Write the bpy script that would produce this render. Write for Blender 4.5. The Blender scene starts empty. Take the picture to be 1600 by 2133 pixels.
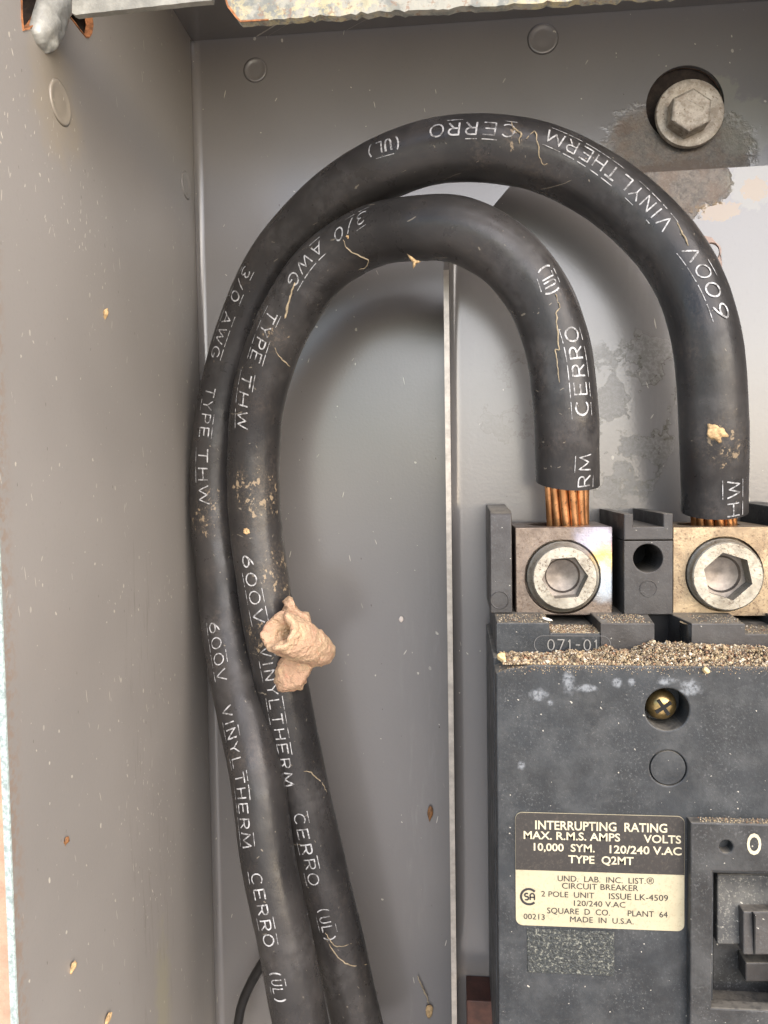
import bpy, bmesh, math, random
from mathutils import Vector, Matrix, noise
from mathutils.geometry import tessellate_polygon
random.seed(7)
sc = bpy.context.scene
COL = sc.collection
MM = 0.001
# ------------------------------------------------------------------ camera
D = 0.280                       # camera to back sheet, metres
FPX = 1600.0                    # focal length in photo pixels
CX, CY = 800.0, 1066.5
YAW, PITCH, ROLL = math.radians(5.37), math.radians(2.62), math.radians(-0.86)
def rot3(y, p, r):
    Ry = Matrix(((math.cos(y), 0, math.sin(y)), (0, 1, 0), (-math.sin(y), 0, math.cos(y))))
    Rx = Matrix(((1, 0, 0), (0, math.cos(p), -math.sin(p)), (0, math.sin(p), math.cos(p))))
    Rz = Matrix(((math.cos(r), -math.sin(r), 0), (math.sin(r), math.cos(r), 0), (0, 0, 1)))
    return Rz @ Rx @ Ry
RM = rot3(YAW, PITCH, ROLL)
def p2w(v): return Vector((v[0], v[2], -v[1]))
CAM = Vector((0, -D, 0))
cam_d = bpy.data.cameras.new('camera'); cam = bpy.data.objects.new('camera', cam_d); COL.objects.link(cam)
right, down, fwd = p2w(RM[0]), p2w(RM[1]), p2w(RM[2])
m = Matrix.Identity(4)
for i in range(3):
    m[i][0] = right[i]; m[i][1] = -down[i]; m[i][2] = -fwd[i]; m[i][3] = CAM[i]
cam.matrix_world = m
cam_d.sensor_fit = 'HORIZONTAL'; cam_d.sensor_width = 36; cam_d.lens = FPX / 1600 * 36
cam_d.clip_start = 0.01; cam_d.clip_end = 200
sc.camera = cam
def W(px, py, d):
    """world point at d millimetres in front of the lens plane that the photo shows at px,py"""
    v = RM.transposed() @ Vector(((px - CX) / FPX, (py - CY) / FPX, 1))
    v = v / v[2] * (d * MM)
    return CAM + p2w(v)
def PX(P):
    q = P - CAM
    z = q.dot(fwd)
    return CX + FPX * q.dot(right) / z, CY + FPX * q.dot(down) / z
def Yd(d): return d * MM - D
# ------------------------------------------------------------------ world, sun, exposure
SUN_AZ, SUN_EL = math.radians(45), math.radians(28)      # azimuth to the right of the lens axis, behind the camera
wd = bpy.data.worlds.new('World'); sc.world = wd; wd.use_nodes = True
wn = wd.node_tree.nodes; wl = wd.node_tree.links
sky = wn.new('ShaderNodeTexSky'); sky.sky_type = 'NISHITA'; sky.sun_disc = False
sky.sun_elevation = SUN_EL; sky.sun_rotation = math.radians(180) - SUN_AZ
sky.dust_density = 0.8; sky.air_density = 1.0
wl.new(sky.outputs[0], wn['Background'].inputs[0]); wn['Background'].inputs[1].default_value = 0.11
sun_d = bpy.data.lights.new('sun', 'SUN'); sun_d.energy = 2.2; sun_d.angle = math.radians(102); sun_d.color = (1.0, 0.875, 0.79)
sun = bpy.data.objects.new('sun', sun_d); COL.objects.link(sun)
sdir = Vector((math.sin(SUN_AZ) * math.cos(SUN_EL), -math.cos(SUN_AZ) * math.cos(SUN_EL), math.sin(SUN_EL)))
sun.rotation_euler = sdir.to_track_quat('Z', 'Y').to_euler(); sun.location = sdir * 2
sc.view_settings.view_transform = 'Standard'; sc.view_settings.look = 'None'
sc.view_settings.gamma = 1; sc.view_settings.use_curve_mapping = False
sc.view_settings.exposure = 1.80
sc.cycles.max_bounces = 6; sc.cycles.diffuse_bounces = 3; sc.cycles.glossy_bounces = 3
sc.cycles.caustics_reflective = False; sc.cycles.caustics_refractive = False
# ------------------------------------------------------------------ object helpers
def tag(o, label=None, cat=None, group=None, kind=None):
    if label: o['label'] = label
    if cat: o['category'] = cat
    if group: o['group'] = group
    if kind: o['kind'] = kind
    return o
def empty(name, loc, label, cat, group=None):
    o = bpy.data.objects.new(name, None); COL.objects.link(o); o.location = loc; o.empty_display_size = 0.01
    bpy.context.view_layer.update()
    return tag(o, label, cat, group)
def link(name, me, mat, parent=None, smooth=False, auto=None):
    o = bpy.data.objects.new(name, me); COL.objects.link(o)
    if mat: me.materials.append(mat)
    if smooth:
        for p in me.polygons: p.use_smooth = True
    if auto is not None:
        me.set_sharp_from_angle(angle=math.radians(auto))
    if parent:
        o.parent = parent
        o.matrix_parent_inverse = Matrix.Translation(parent.location).inverted() if parent.type == 'EMPTY' else parent.matrix_world.inverted()
    return o
def from_bm(name, bm, mat, parent=None, smooth=False, auto=None):
    me = bpy.data.meshes.new(name); bm.normal_update(); bm.to_mesh(me); bm.free()
    return link(name, me, mat, parent, smooth, auto)
def from_py(name, vs, fs, mat, parent=None, smooth=False, auto=None):
    me = bpy.data.meshes.new(name); me.from_pydata([tuple(v) for v in vs], [], fs); me.update()
    bm = bmesh.new(); bm.from_mesh(me); bmesh.ops.recalc_face_normals(bm, faces=bm.faces); bm.to_mesh(me); bm.free()
    return link(name, me, mat, parent, smooth, auto)
def bevel(o, w, seg=2, ang=35):
    b = o.modifiers.new('bevel', 'BEVEL'); b.width = w; b.segments = seg; b.limit_method = 'ANGLE'; b.angle_limit = math.radians(ang)
    for p in o.data.polygons: p.use_smooth = True
    b.harden_normals = True
    return o
def box_v(x0, x1, y0, y1, z0, z1):
    return [(x0,y0,z0),(x1,y0,z0),(x1,y1,z0),(x0,y1,z0),(x0,y0,z1),(x1,y0,z1),(x1,y1,z1),(x0,y1,z1)], \
           [(0,1,5,4),(1,2,6,5),(2,3,7,6),(3,0,4,7),(4,5,6,7),(3,2,1,0)]
def box(name, x0, x1, y0, y1, z0, z1, mat, parent=None, bev=0):
    vs, fs = box_v(*sorted((x0, x1)), *sorted((y0, y1)), *sorted((z0, z1)))
    o = from_py(name, vs, fs, mat, parent)
    if bev: bevel(o, bev)
    return o
def pbox(name, px0, py0, px1, py1, d0, d1, mat, parent=None, bev=0.0003):
    """box whose front face (d0) covers the photo rectangle"""
    a, b = W(px0, py0, d0), W(px1, py1, d0)
    return box(name, a.x, b.x, Yd(d0), Yd(d1), b.z, a.z, mat, parent, bev)
def plate_mesh(loops, y0, y1, axis='XZ'):
    """extruded polygon with holes; loops are lists of 2D points"""
    pl = [[Vector((p[0], p[1], 0)) for p in l] for l in loops]
    tris = tessellate_polygon(pl)
    flat = [p for l in pl for p in l]; n = len(flat)
    def mk(p, y): return (p.x, y, p.y) if axis == 'XZ' else (p.x, p.y, y)
    vs = [mk(p, y0) for p in flat] + [mk(p, y1) for p in flat]
    fs = [tuple(t) for t in tris] + [(t[2] + n, t[1] + n, t[0] + n) for t in tris]
    k = 0
    for l in pl:
        for i in range(len(l)):
            a, b = k + i, k + (i + 1) % len(l); fs.append((a, b, b + n, a + n))
        k += len(l)
    return vs, fs
def offset_loop(l, w, outer):
    n = len(l); ar = sum(l[i][0]*l[(i+1) % n][1] - l[(i+1) % n][0]*l[i][1] for i in range(n))
    sg = (1 if ar > 0 else -1) * (1 if outer else -1); out = []
    for i in range(n):
        a, b, c = l[i-1], l[i], l[(i+1) % n]
        d1 = Vector((b[0]-a[0], b[1]-a[1])); d2 = Vector((c[0]-b[0], c[1]-b[1]))
        if d1.length < 1e-9 or d2.length < 1e-9: out.append(b); continue
        d1.normalize(); d2.normalize(); n1 = Vector((-d1.y, d1.x)); n2 = Vector((-d2.y, d2.x)); m = n1 + n2
        if m.length < 1e-6: m = n1
        m.normalize(); k = w/max(0.4, m.dot(n1)); out.append((b[0] + m.x*k*sg, b[1] + m.y*k*sg))
    return out
def plate(name, loops, y0, y1, mat, parent=None, bev=0, axis='XZ'):
    if not bev:
        vs, fs = plate_mesh(loops, y0, y1, axis); return from_py(name, vs, fs, mat, parent)
    # chamfer on the y0 (front) rim, or the y1 (top) rim for upright prisms
    rim, far = (y0, y1) if axis == 'XZ' else (y1, y0); sgn = 1 if far > rim else -1
    ins = [offset_loop(l, bev, i == 0) for i, l in enumerate(loops)]; mid = [offset_loop(l, bev*0.3, i == 0) for i, l in enumerate(loops)]
    rows = [(ins, rim), (mid, rim + sgn*bev*0.3), (loops, rim + sgn*bev), (loops, far)]
    def mk(p, y): return (p[0], y, p[1]) if axis == 'XZ' else (p[0], p[1], y)
    vs = []; n = sum(len(l) for l in loops)
    for ls, y in rows: vs += [mk(p, y) for l in ls for p in l]
    fs = [tuple(t) for t in tessellate_polygon([[Vector((p[0], p[1], 0)) for p in l] for l in ins])]
    fs += [tuple(3*n + i for i in t) for t in tessellate_polygon([[Vector((p[0], p[1], 0)) for p in l] for l in loops])]
    k = 0
    for l in loops:
        for i in range(len(l)):
            a, b = k + i, k + (i+1) % len(l)
            for r in range(3): fs.append((r*n + a, r*n + b, (r+1)*n + b, (r+1)*n + a))
        k += len(l)
    return from_py(name, vs, fs, mat, parent)
def circ(cx, cz, r, n=40, sx=1.0):
    return [(cx + r * sx * math.cos(2*math.pi*i/n), cz + r * math.sin(2*math.pi*i/n)) for i in range(n)]
def rrect(x0, z0, x1, z1, r, n=5):
    pts = []
    for (cx, cz, a0) in ((x1-r, z1-r, 0), (x0+r, z1-r, 90), (x0+r, z0+r, 180), (x1-r, z0+r, 270)):
        for i in range(n+1):
            a = math.radians(a0 + 90*i/n); pts.append((cx + r*math.cos(a), cz + r*math.sin(a)))
    return pts
def lathe(name, prof, c, mat, parent=None, n=48, smooth=True, auto=30):
    """revolve (r, y) about the Y axis through c"""
    vs = []; fs = []
    for (r, y) in prof:
        for i in range(n):
            a = 2*math.pi*i/n; vs.append((c.x + r*math.cos(a), c.y + y, c.z + r*math.sin(a)))
    for k in range(len(prof)-1):
        for i in range(n):
            j = (i+1) % n; fs.append((k*n+i, k*n+j, (k+1)*n+j, (k+1)*n+i))
    fs.append(tuple(range(n))); fs.append(tuple((len(prof)-1)*n + i for i in range(n)))
    return from_py(name, vs, fs, mat, parent, smooth, auto)
# ------------------------------------------------------------------ material helpers
class NT:
    def __init__(s, name):
        s.m = bpy.data.materials.new(name); s.m.use_nodes = True
        s.t = s.m.node_tree; s.n = s.t.nodes; s.b = s.n['Principled BSDF']
        g = s.n.new('ShaderNodeNewGeometry'); s.pos = g.outputs['Position']; s.cache = {}
    def set(s, sock, v):
        if isinstance(v, bpy.types.NodeSocket): s.t.links.new(v, sock)
        elif isinstance(v, (tuple, list)) and len(v) == 3 and sock.type == 'RGBA': sock.default_value = (*v, 1)
        else: sock.default_value = v
    def math(s, op, a, b=0.0, c=None, clamp=False):
        n = s.n.new('ShaderNodeMath'); n.operation = op; n.use_clamp = clamp
        s.set(n.inputs[0], a); s.set(n.inputs[1], b)
        if c is not None: s.set(n.inputs[2], c)
        return n.outputs[0]
    def vmath(s, op, a, b=None):
        n = s.n.new('ShaderNodeVectorMath'); n.operation = op; s.set(n.inputs[0], a)
        if b is not None: s.set(n.inputs[1], b)
        return n.outputs['Value'] if op in ('LENGTH', 'DOT_PRODUCT', 'DISTANCE') else n.outputs['Vector']
    def scaled(s, sx, sy, sz): return s.vmath('MULTIPLY', s.pos, (sx, sy, sz))
    def noise(s, scale, detail=4, rough=0.55, vec=None, dist=0.0, color=False):
        detail = min(detail, 3 if scale > 300 else 4)
        key = (scale, detail, rough, dist) if vec is None else None
        if key and key in s.cache: return s.cache[key].outputs['Color' if color else 'Fac']
        n = s.n.new('ShaderNodeTexNoise')
        if key: s.cache[key] = n
        pass; s.set(n.inputs['Vector'], vec or s.pos); n.inputs['Scale'].default_value = scale
        n.inputs['Detail'].default_value = detail; n.inputs['Roughness'].default_value = rough; n.inputs['Distortion'].default_value = dist
        return n.outputs['Color' if color else 'Fac']
    def voro(s, scale, vec=None, out='Distance', feature='F1', rand=1.0):
        n = s.n.new('ShaderNodeTexVoronoi'); n.feature = feature; s.set(n.inputs['Vector'], vec or s.pos)
        n.inputs['Scale'].default_value = scale; n.inputs['Randomness'].default_value = rand
        return n.outputs[out]
    def ramp(s, v, lo, hi, a=0.0, b=1.0):
        n = s.n.new('ShaderNodeMapRange'); n.clamp = True; n.interpolation_type = 'SMOOTHSTEP'
        s.set(n.inputs[0], v); s.set(n.inputs[1], lo); s.set(n.inputs[2], hi); s.set(n.inputs[3], a); s.set(n.inputs[4], b)
        return n.outputs[0]
    def mix(s, f, a, b):
        n = s.n.new('ShaderNodeMix'); n.data_type = 'RGBA'; s.set(n.inputs[0], f); s.set(n.inputs[6], a); s.set(n.inputs[7], b)
        return n.outputs[2]
    def mul(s, a, b): return s.math('MULTIPLY', a, b)
    def bump(s, h, strength, dist):
        n = s.n.new('ShaderNodeBump'); n.inputs['Strength'].default_value = strength; n.inputs['Distance'].default_value = dist
        s.set(n.inputs['Height'], h)
        if s.b.inputs['Normal'].is_linked: s.t.links.new(s.b.inputs['Normal'].links[0].from_socket, n.inputs['Normal'])
        s.t.links.new(n.outputs[0], s.b.inputs['Normal'])
    def blob(s, c, r, amp=0.35, nscale=350, soft=0.12, stretch=(1, 1, 1)):
        """uneven patch round world point c with radius r (m); 1 inside"""
        d = s.vmath('SUBTRACT', s.pos, tuple(c)); d = s.vmath('MULTIPLY', d, stretch)
        l = s.math('DIVIDE', s.vmath('LENGTH', d), r)
        w = s.math('SUBTRACT', s.noise(min((90, 160, 300, 480), key=lambda q: abs(q-nscale)), 4, 0.62), 0.5)
        l = s.math('ADD', l, s.mul(w, amp * 4))
        return s.ramp(l, 1 - soft, 1 + soft, 1, 0)
    def union(s, *ms):
        o = ms[0]
        for q in ms[1:]: o = s.math('MAXIMUM', o, q)
        return o
    def speck(s, scale, size, keep, stretch=(1, 1, 1), tilt=0.0):
        """sparse specks: random cells of a voronoi keep a small dot"""
        cb = s.n.new('ShaderNodeCombineXYZ'); sp = s.n.new('ShaderNodeSeparateXYZ'); s.t.links.new(s.pos, sp.inputs[0])
        w = s.math('SUBTRACT', s.noise(480, 4, 0.62), 0.5)
        u = s.math('ADD', sp.outputs[0], s.mul(sp.outputs[1], 1.37)); v = sp.outputs[2]
        if tilt:
            u, v = s.math('ADD', s.mul(u, math.cos(tilt)), s.mul(v, math.sin(tilt))), s.math('SUBTRACT', s.mul(v, math.cos(tilt)), s.mul(u, math.sin(tilt)))
        s.set(cb.inputs[0], s.math('ADD', s.mul(u, stretch[0]), s.mul(w, 0.0022)))
        s.set(cb.inputs[1], s.math('ADD', s.mul(v, stretch[2]), s.mul(w, -0.0016)))
        n = s.n.new('ShaderNodeTexVoronoi'); n.voronoi_dimensions = '2D'; s.set(n.inputs['Vector'], cb.outputs[0]); n.inputs['Scale'].default_value = scale
        sep = s.n.new('ShaderNodeSeparateColor'); s.t.links.new(n.outputs['Color'], sep.inputs[0])
        r = s.mul(s.ramp(sep.outputs[1], 0.0, 1.0, 0.25, 1.0), size)
        dot = s.math('LESS_THAN', n.outputs['Distance'], r)
        return s.mul(dot, s.math('GREATER_THAN', sep.outputs[0], 1 - keep))
    def fin(s, color=None, rough=None, metal=None, spec=None):
        if color is not None: s.set(s.b.inputs['Base Color'], color)
        if rough is not None: s.set(s.b.inputs['Roughness'], rough)
        if metal is not None: s.set(s.b.inputs['Metallic'], metal)
        if spec is not None: s.set(s.b.inputs['Specular IOR Level'], spec)
        return s.m
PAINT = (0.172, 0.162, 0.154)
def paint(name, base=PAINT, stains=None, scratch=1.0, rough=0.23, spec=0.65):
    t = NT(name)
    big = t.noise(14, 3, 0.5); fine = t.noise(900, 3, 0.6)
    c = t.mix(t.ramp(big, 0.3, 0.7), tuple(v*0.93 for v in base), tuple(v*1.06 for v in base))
    c = t.mix(t.mul(t.ramp(fine, 0.55, 0.8), 0.25), c, tuple(v*0.75 for v in base))
    pale = (0.55, 0.51, 0.43)
    clus = t.ramp(t.noise(26, 3, 0.6), 0.48, 0.60)
    s1 = t.speck(140, 0.060, 0.14*scratch)
    s2 = t.mul(t.union(t.speck(45, 0.040, 0.26*scratch, (5.0, 1, 0.7), 0.35), t.speck(52, 0.045, 0.20*scratch, (4.6, 1, 0.9), -0.6)), clus)
    s3 = t.speck(420, 0.10, 0.02*scratch)
    s4 = t.union(t.mul(t.speck(90, 0.10, 0.10*scratch, (2.2, 1, 1.6)), clus), t.speck(26, 0.032, 0.20*scratch, (7, 1, 0.7), 0.2), t.speck(30, 0.032, 0.16*scratch, (7, 1, 0.8), -0.25))
    c = t.mix(t.mul(t.union(s1, s2, s3, s4), 0.75), c, pale)
    d1 = t.speck(110, 0.050, 0.06*scratch, (2.6, 1, 1.0))
    c = t.mix(t.mul(d1, 0.75), c, (0.05, 0.035, 0.025))
    # broad hazy rub marks
    rub = t.mul(t.ramp(t.noise(9, 5, 0.65, vec=t.scaled(2.5, 2.5, 0.7)), 0.56, 0.75), t.ramp(t.noise(500, 4, 0.7, vec=t.scaled(1, 1, 0.12)), 0.45, 0.75))
    c = t.mix(t.mul(rub, 0.5), c, tuple(v*1.5 for v in base))
    r = t.ramp(t.noise(35, 4, 0.6), 0.3, 0.75, rough - 0.012, rough + 0.025)
    h = t.noise(1000, 2, 0.5)
    t.bump(h, 0.07, 0.0003)
    if stains:
        c, r = stains(t, c, r)
    t.b.inputs['IOR'].default_value = 1.66
    return t.fin(c, r, 0.0, spec)
# ------------------------------------------------------------------ enclosure numbers
XL = W(425, 1000, 280).x                       # inner face of the left side
ZC = W(395, 88, 280).z                         # underside of the top
def onX(px, py, X):
    v = W(px, py, 100) - CAM
    return CAM + v * ((X - CAM.x) / v.x)
YF = onX(14, 1500, XL).y                       # front edge of the left side
ZB, XR = -0.26, 0.158
BOLT = W(1436, 236, 276)
PD = 238.0                                     # mounting plate face
# ------------------------------------------------------------------ materials
def rust_stain(t, c, r):
    tan, brown, dark = (0.20, 0.165, 0.13), (0.13, 0.085, 0.055), (0.045, 0.03, 0.022)
    n1 = t.ramp(t.noise(420, 6, 0.7), 0.35, 0.65)
    ms = [t.blob(W(1350, 300, 278), 0.0125, 0.30, 260, 0.30), t.blob(W(1400, 330, 278), 0.010, 0.3, 260, 0.30), t.blob(W(1500, 310, 278), 0.011, 0.32, 240, 0.30),
          t.blob(W(1350, 388, PD), 0.0085, 0.25, 260, stretch=(0.8, 1, 1)), t.blob(W(1420, 390, PD), 0.0085, 0.25, 260), t.blob(W(1480, 380, PD), 0.006, 0.25, 260)]
    M = t.union(*ms)
    crust = t.mix(n1, tan, tuple(v*0.5 for v in tan))
    crust = t.mix(t.mul(t.ramp(t.noise(160, 4, 0.62), 0.45, 0.62), 0.75), crust, (0.17, 0.115, 0.075))
    crust = t.mix(t.mul(t.ramp(t.noise(1500, 3, 0.7), 0.52, 0.66), 0.5), crust, (0.27, 0.235, 0.19))
    inner = t.union(t.blob(W(1350, 300, 278), 0.0108, 0.30, 260), t.blob(W(1400, 330, 278), 0.0083, 0.3, 260), t.blob(W(1500, 310, 278), 0.0093, 0.32, 240),
                    t.blob(W(1350, 388, PD), 0.0070, 0.25, 260, stretch=(0.8, 1, 1)), t.blob(W(1420, 390, PD), 0.0070, 0.25, 260), t.blob(W(1480, 380, PD), 0.0047, 0.25, 260))
    rimm = t.mul(t.math('SUBTRACT', M, inner, clamp=True), t.ramp(t.noise(300, 4, 0.62), 0.42, 0.55))
    crust = t.mix(t.mul(rimm, 0.8), crust, brown)
    c = t.mix(t.mul(M, 0.92), c, crust)
    pale = t.union(t.blob(W(1560, 260, 279), 0.010, 0.35, 200), t.blob(W(1500, 190, 279), 0.006, 0.35, 300), t.blob(W(1575, 375, PD), 0.008, 0.35, 300))
    c = t.mix(t.mul(pale, 0.5), c, (0.25, 0.24, 0.19))
    yel = t.union(t.blob(W(1500, 440, PD), 0.0042, 0.5, 500, stretch=(0.7, 1, 1.6)), t.blob(W(1570, 395, PD), 0.0035, 0.5, 500))
    c = t.mix(t.mul(yel, 0.85), c, (0.27, 0.18, 0.085))
    br = t.union(t.blob(W(1365, 350, 275), 0.0065, 0.4, 300, stretch=(0.6, 1, 1.3)), t.blob(W(1440, 345, 275), 0.0075, 0.4, 300, stretch=(0.5, 1, 1.5)),
                 t.blob(W(1530, 355, 275), 0.006, 0.45, 300, stretch=(0.35, 1, 2.2)), t.blob(W(1300, 262, 278), 0.0035, 0.5, 400))
    c = t.mix(t.mul(br, 0.85), c, brown)
    dk = t.blob(W(1345, 358, 275), 0.004, 0.4, 400, stretch=(0.35, 1, 1.8))
    c = t.mix(t.mul(dk, 0.8), c, dark)
    r = t.math('ADD', r, t.mul(M, 0.35), clamp=True)
    t.bump(t.mul(M, t.noise(700, 6, 0.7)), 0.6, 0.0012)
    return c, r
def plate_stain(t, c, r):
    c, r = rust_stain(t, c, r)
    # tide marks and grey smears where liquid dried
    vec = t.vmath('ADD', t.pos, t.vmath('MULTIPLY', t.noise(110, 5, 0.6, color=True), (0.02, 0.02, 0.02)))
    n = t.noise(95, 3, 0.5, vec=vec)
    line = t.ramp(t.math('ABSOLUTE', t.math('SUBTRACT', n, 0.52)), 0.007, 0.020, 1, 0)
    fill = t.ramp(n, 0.50, 0.53)
    zone = t.union(t.blob(W(1310, 800, PD), 0.016, 0.25, 120), t.blob(W(1285, 900, PD), 0.017, 0.25, 120), t.blob(W(1300, 960, PD), 0.014, 0.25, 120))
    zone2 = t.union(t.blob(W(1070, 775, PD), 0.006, 0.3, 160), t.blob(W(1065, 880, PD), 0.010, 0.3, 160))
    dirty = t.ramp(t.noise(1200, 4, 0.7), 0.35, 0.6)
    f = t.math('ADD', t.mul(line, 0.8), t.mul(t.mul(fill, dirty), 0.6), clamp=True)
    c = t.mix(t.mul(zone, f), c, (0.070, 0.064, 0.048))
    c = t.mix(t.mul(t.mul(zone2, f), 0.5), c, (0.10, 0.085, 0.07))
    r = t.math('ADD', r, t.mul(t.mul(zone, fill), 0.08))
    return c, r
def wall_stain(t, c, r):
    def P(x, y): return onX(x, y, XL)
    yw = t.union(t.blob(P(110, 160), 0.009, 0.4, 150, 0.6), t.blob(P(120, 230), 0.010, 0.4, 150, 0.6))
    c = t.mix(t.mul(yw, 0.30), c, (0.33, 0.26, 0.15))
    ol = t.blob(P(340, 2080), 0.0085, 0.6, 300, 0.5, (1, 1.6, 0.45))
    c = t.mix(t.mul(ol, 0.45), c, (0.26, 0.24, 0.15))
    stk = t.mul(t.union(t.blob(P(320, 1900), 0.03, 0.3, 80, 0.5, (1, 1.8, 0.6)), t.blob(P(300, 1400), 0.022, 0.3, 80, 0.5, (1, 1.8, 0.6))),
                t.ramp(t.noise(420, 5, 0.7, vec=t.scaled(1, 1, 0.10)), 0.55, 0.72))
    c = t.mix(t.mul(stk, 0.5), c, (0.12, 0.105, 0.09))
    chips = t.mul(t.union(t.blob(P(330, 1760), 0.022, 0.4, 90), t.blob(P(300, 1630), 0.016, 0.4, 90), t.blob(P(90, 330), 0.02, 0.4, 90), t.blob(P(170, 430), 0.016, 0.4, 90)),
                  t.union(t.speck(190, 0.10, 0.14, (3.0, 1, 0.8), 0.5), t.speck(230, 0.11, 0.12, (3.0, 1, 0.9), -0.35), t.speck(80, 0.035, 0.3, (6, 1, 0.6), 0.15)))
    c = t.mix(t.mul(chips, 0.9), c, (0.66, 0.61, 0.52))
    edge = t.mul(t.ramp(t.vmath('DOT_PRODUCT', t.pos, (0, 1, 0)), YF + 0.0012, YF + 0.006, 1, 0), t.ramp(t.noise(500, 5, 0.7), 0.45, 0.6))
    c = t.mix(t.mul(edge, 0.5), c, (0.22, 0.14, 0.09))
    return c, r
M_back = paint('grey_paint_back', stains=rust_stain, scratch=0.55)
M_plate = paint('grey_paint_plate', stains=plate_stain, scratch=0.25, rough=0.23)
M_wall_lit = paint('lit_grey_paint_side', stains=wall_stain, scratch=1.1, rough=0.38, base=(0.232, 0.216, 0.198))  # same paint with a lighter base: brightness of the lit side put into the colour
M_top = paint('grey_paint_top', scratch=0.6)
def simple(name, col, rough, metal=0.0, var=0.25, scale=300, spec=0.5, bump=0.0, bscale=800):
    t = NT(name)
    n = t.ramp(t.noise(scale, 5, 0.65), 0.3, 0.72)
    c = t.mix(n, tuple(v*(1-var) for v in col), tuple(min(1, v*(1+var)) for v in col))
    if bump: t.bump(t.noise(bscale, 5, 0.65), bump, 0.0006)
    return t.fin(c, rough, metal, spec)
def mk_flange():
    t = NT('peeling_flange_paint')
    n = t.noise(240, 6, 0.65)
    c = t.mix(t.ramp(n, 0.40, 0.56), (0.17, 0.175, 0.155), (0.30, 0.29, 0.24))
    edge = t.ramp(t.vmath('DOT_PRODUCT', t.pos, (0.075, 0, -1)), -0.1025, -0.0965)
    y = t.mul(t.ramp(t.noise(520, 5, 0.7), 0.46, 0.58), t.ramp(t.noise(40, 3, 0.5), 0.42, 0.6))
    c = t.mix(t.mul(y, 0.5), c, (0.55, 0.46, 0.22))
    c = t.mix(t.mul(t.ramp(t.noise(700, 5, 0.7), 0.56, 0.66), 0.7), c, (0.22, 0.13, 0.08))
    t.bump(n, 0.5, 0.0006)
    return t.fin(c, 0.6)
M_flange = mk_flange()
M_strip = simple('dull_flange_paint', (0.27, 0.26, 0.22), 0.5, 0, 0.25, 220, bump=0.3)
M_rust = simple('rusty_cut_edge', (0.32, 0.13, 0.05), 0.85, 0, 0.5, 500, bump=0.6)
M_shaded_rust = simple('shaded_rust', (0.035, 0.024, 0.018), 0.9, 0, 0.4, 400)  # rust brown kept near black: shade inside the openings is in the colour
M_edge = simple('worn_sky_lit_edge', (0.36, 0.43, 0.41), 0.45, 0, 0.35, 900, bump=0.4)  # worn paint, its aqua tone standing in for bright sky light
M_lip = simple('bare_sheet_edge', (0.42, 0.38, 0.33), 0.4, 0.3, 0.2, 300)
M_stucco = simple('peach_stucco', (0.62, 0.40, 0.27), 0.9, 0, 0.15, 120, bump=0.6, bscale=400)
M_ground = simple('pale_bounce_ground', (0.52, 0.50, 0.45), 0.9, 0, 0.2, 3)
def mk_zinc():
    t = NT('dirty_zinc_bolt')
    n = t.ramp(t.noise(330, 6, 0.7), 0.35, 0.65)
    c = t.mix(n, (0.62, 0.55, 0.46), (0.40, 0.33, 0.26))
    c = t.mix(t.mul(t.ramp(t.noise(800, 5, 0.7), 0.58, 0.68), 0.8), c, (0.20, 0.13, 0.08))
    t.bump(t.noise(900, 5, 0.7), 0.35, 0.0005)
    return t.fin(c, 0.55, 0.35)
M_zinc = mk_zinc()
# ------------------------------------------------------------------ setting
o = box('wall', -3, 3, 0.006, 0.02, -1.25, 2.2, M_stucco); tag(o, 'peach stucco wall behind the metal box', kind='structure')
o = box('ground', -40, 40, -60, 0.02, -1.30, -1.25, M_ground); tag(o, 'unseen pale ground sheet below the box, added to bounce light', kind='structure')  # unseen sheet added to throw light up into the box
# ------------------------------------------------------------------ enclosure
enc = empty('electrical_enclosure', (XL, 0, ZB), 'open grey painted steel electrical box holding the cables and breaker', 'electrical box')
hc = W(1427, 217, 280)
plate('back_panel', [[(XL - 0.001, ZB), (XR, ZB), (XR, ZC + 0.02), (XL - 0.001, ZC + 0.02)], circ(hc.x, hc.z, 0.0131)], 0.0, 0.0016, M_back, enc)
pk = lathe('bolt_hole_pocket', [(0.0, 0.0), (0.0135, 0.0), (0.0135, 0.002), (0.0, 0.002)], Vector((hc.x, 0.0030, hc.z)), M_shaded_rust, enc)
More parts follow.
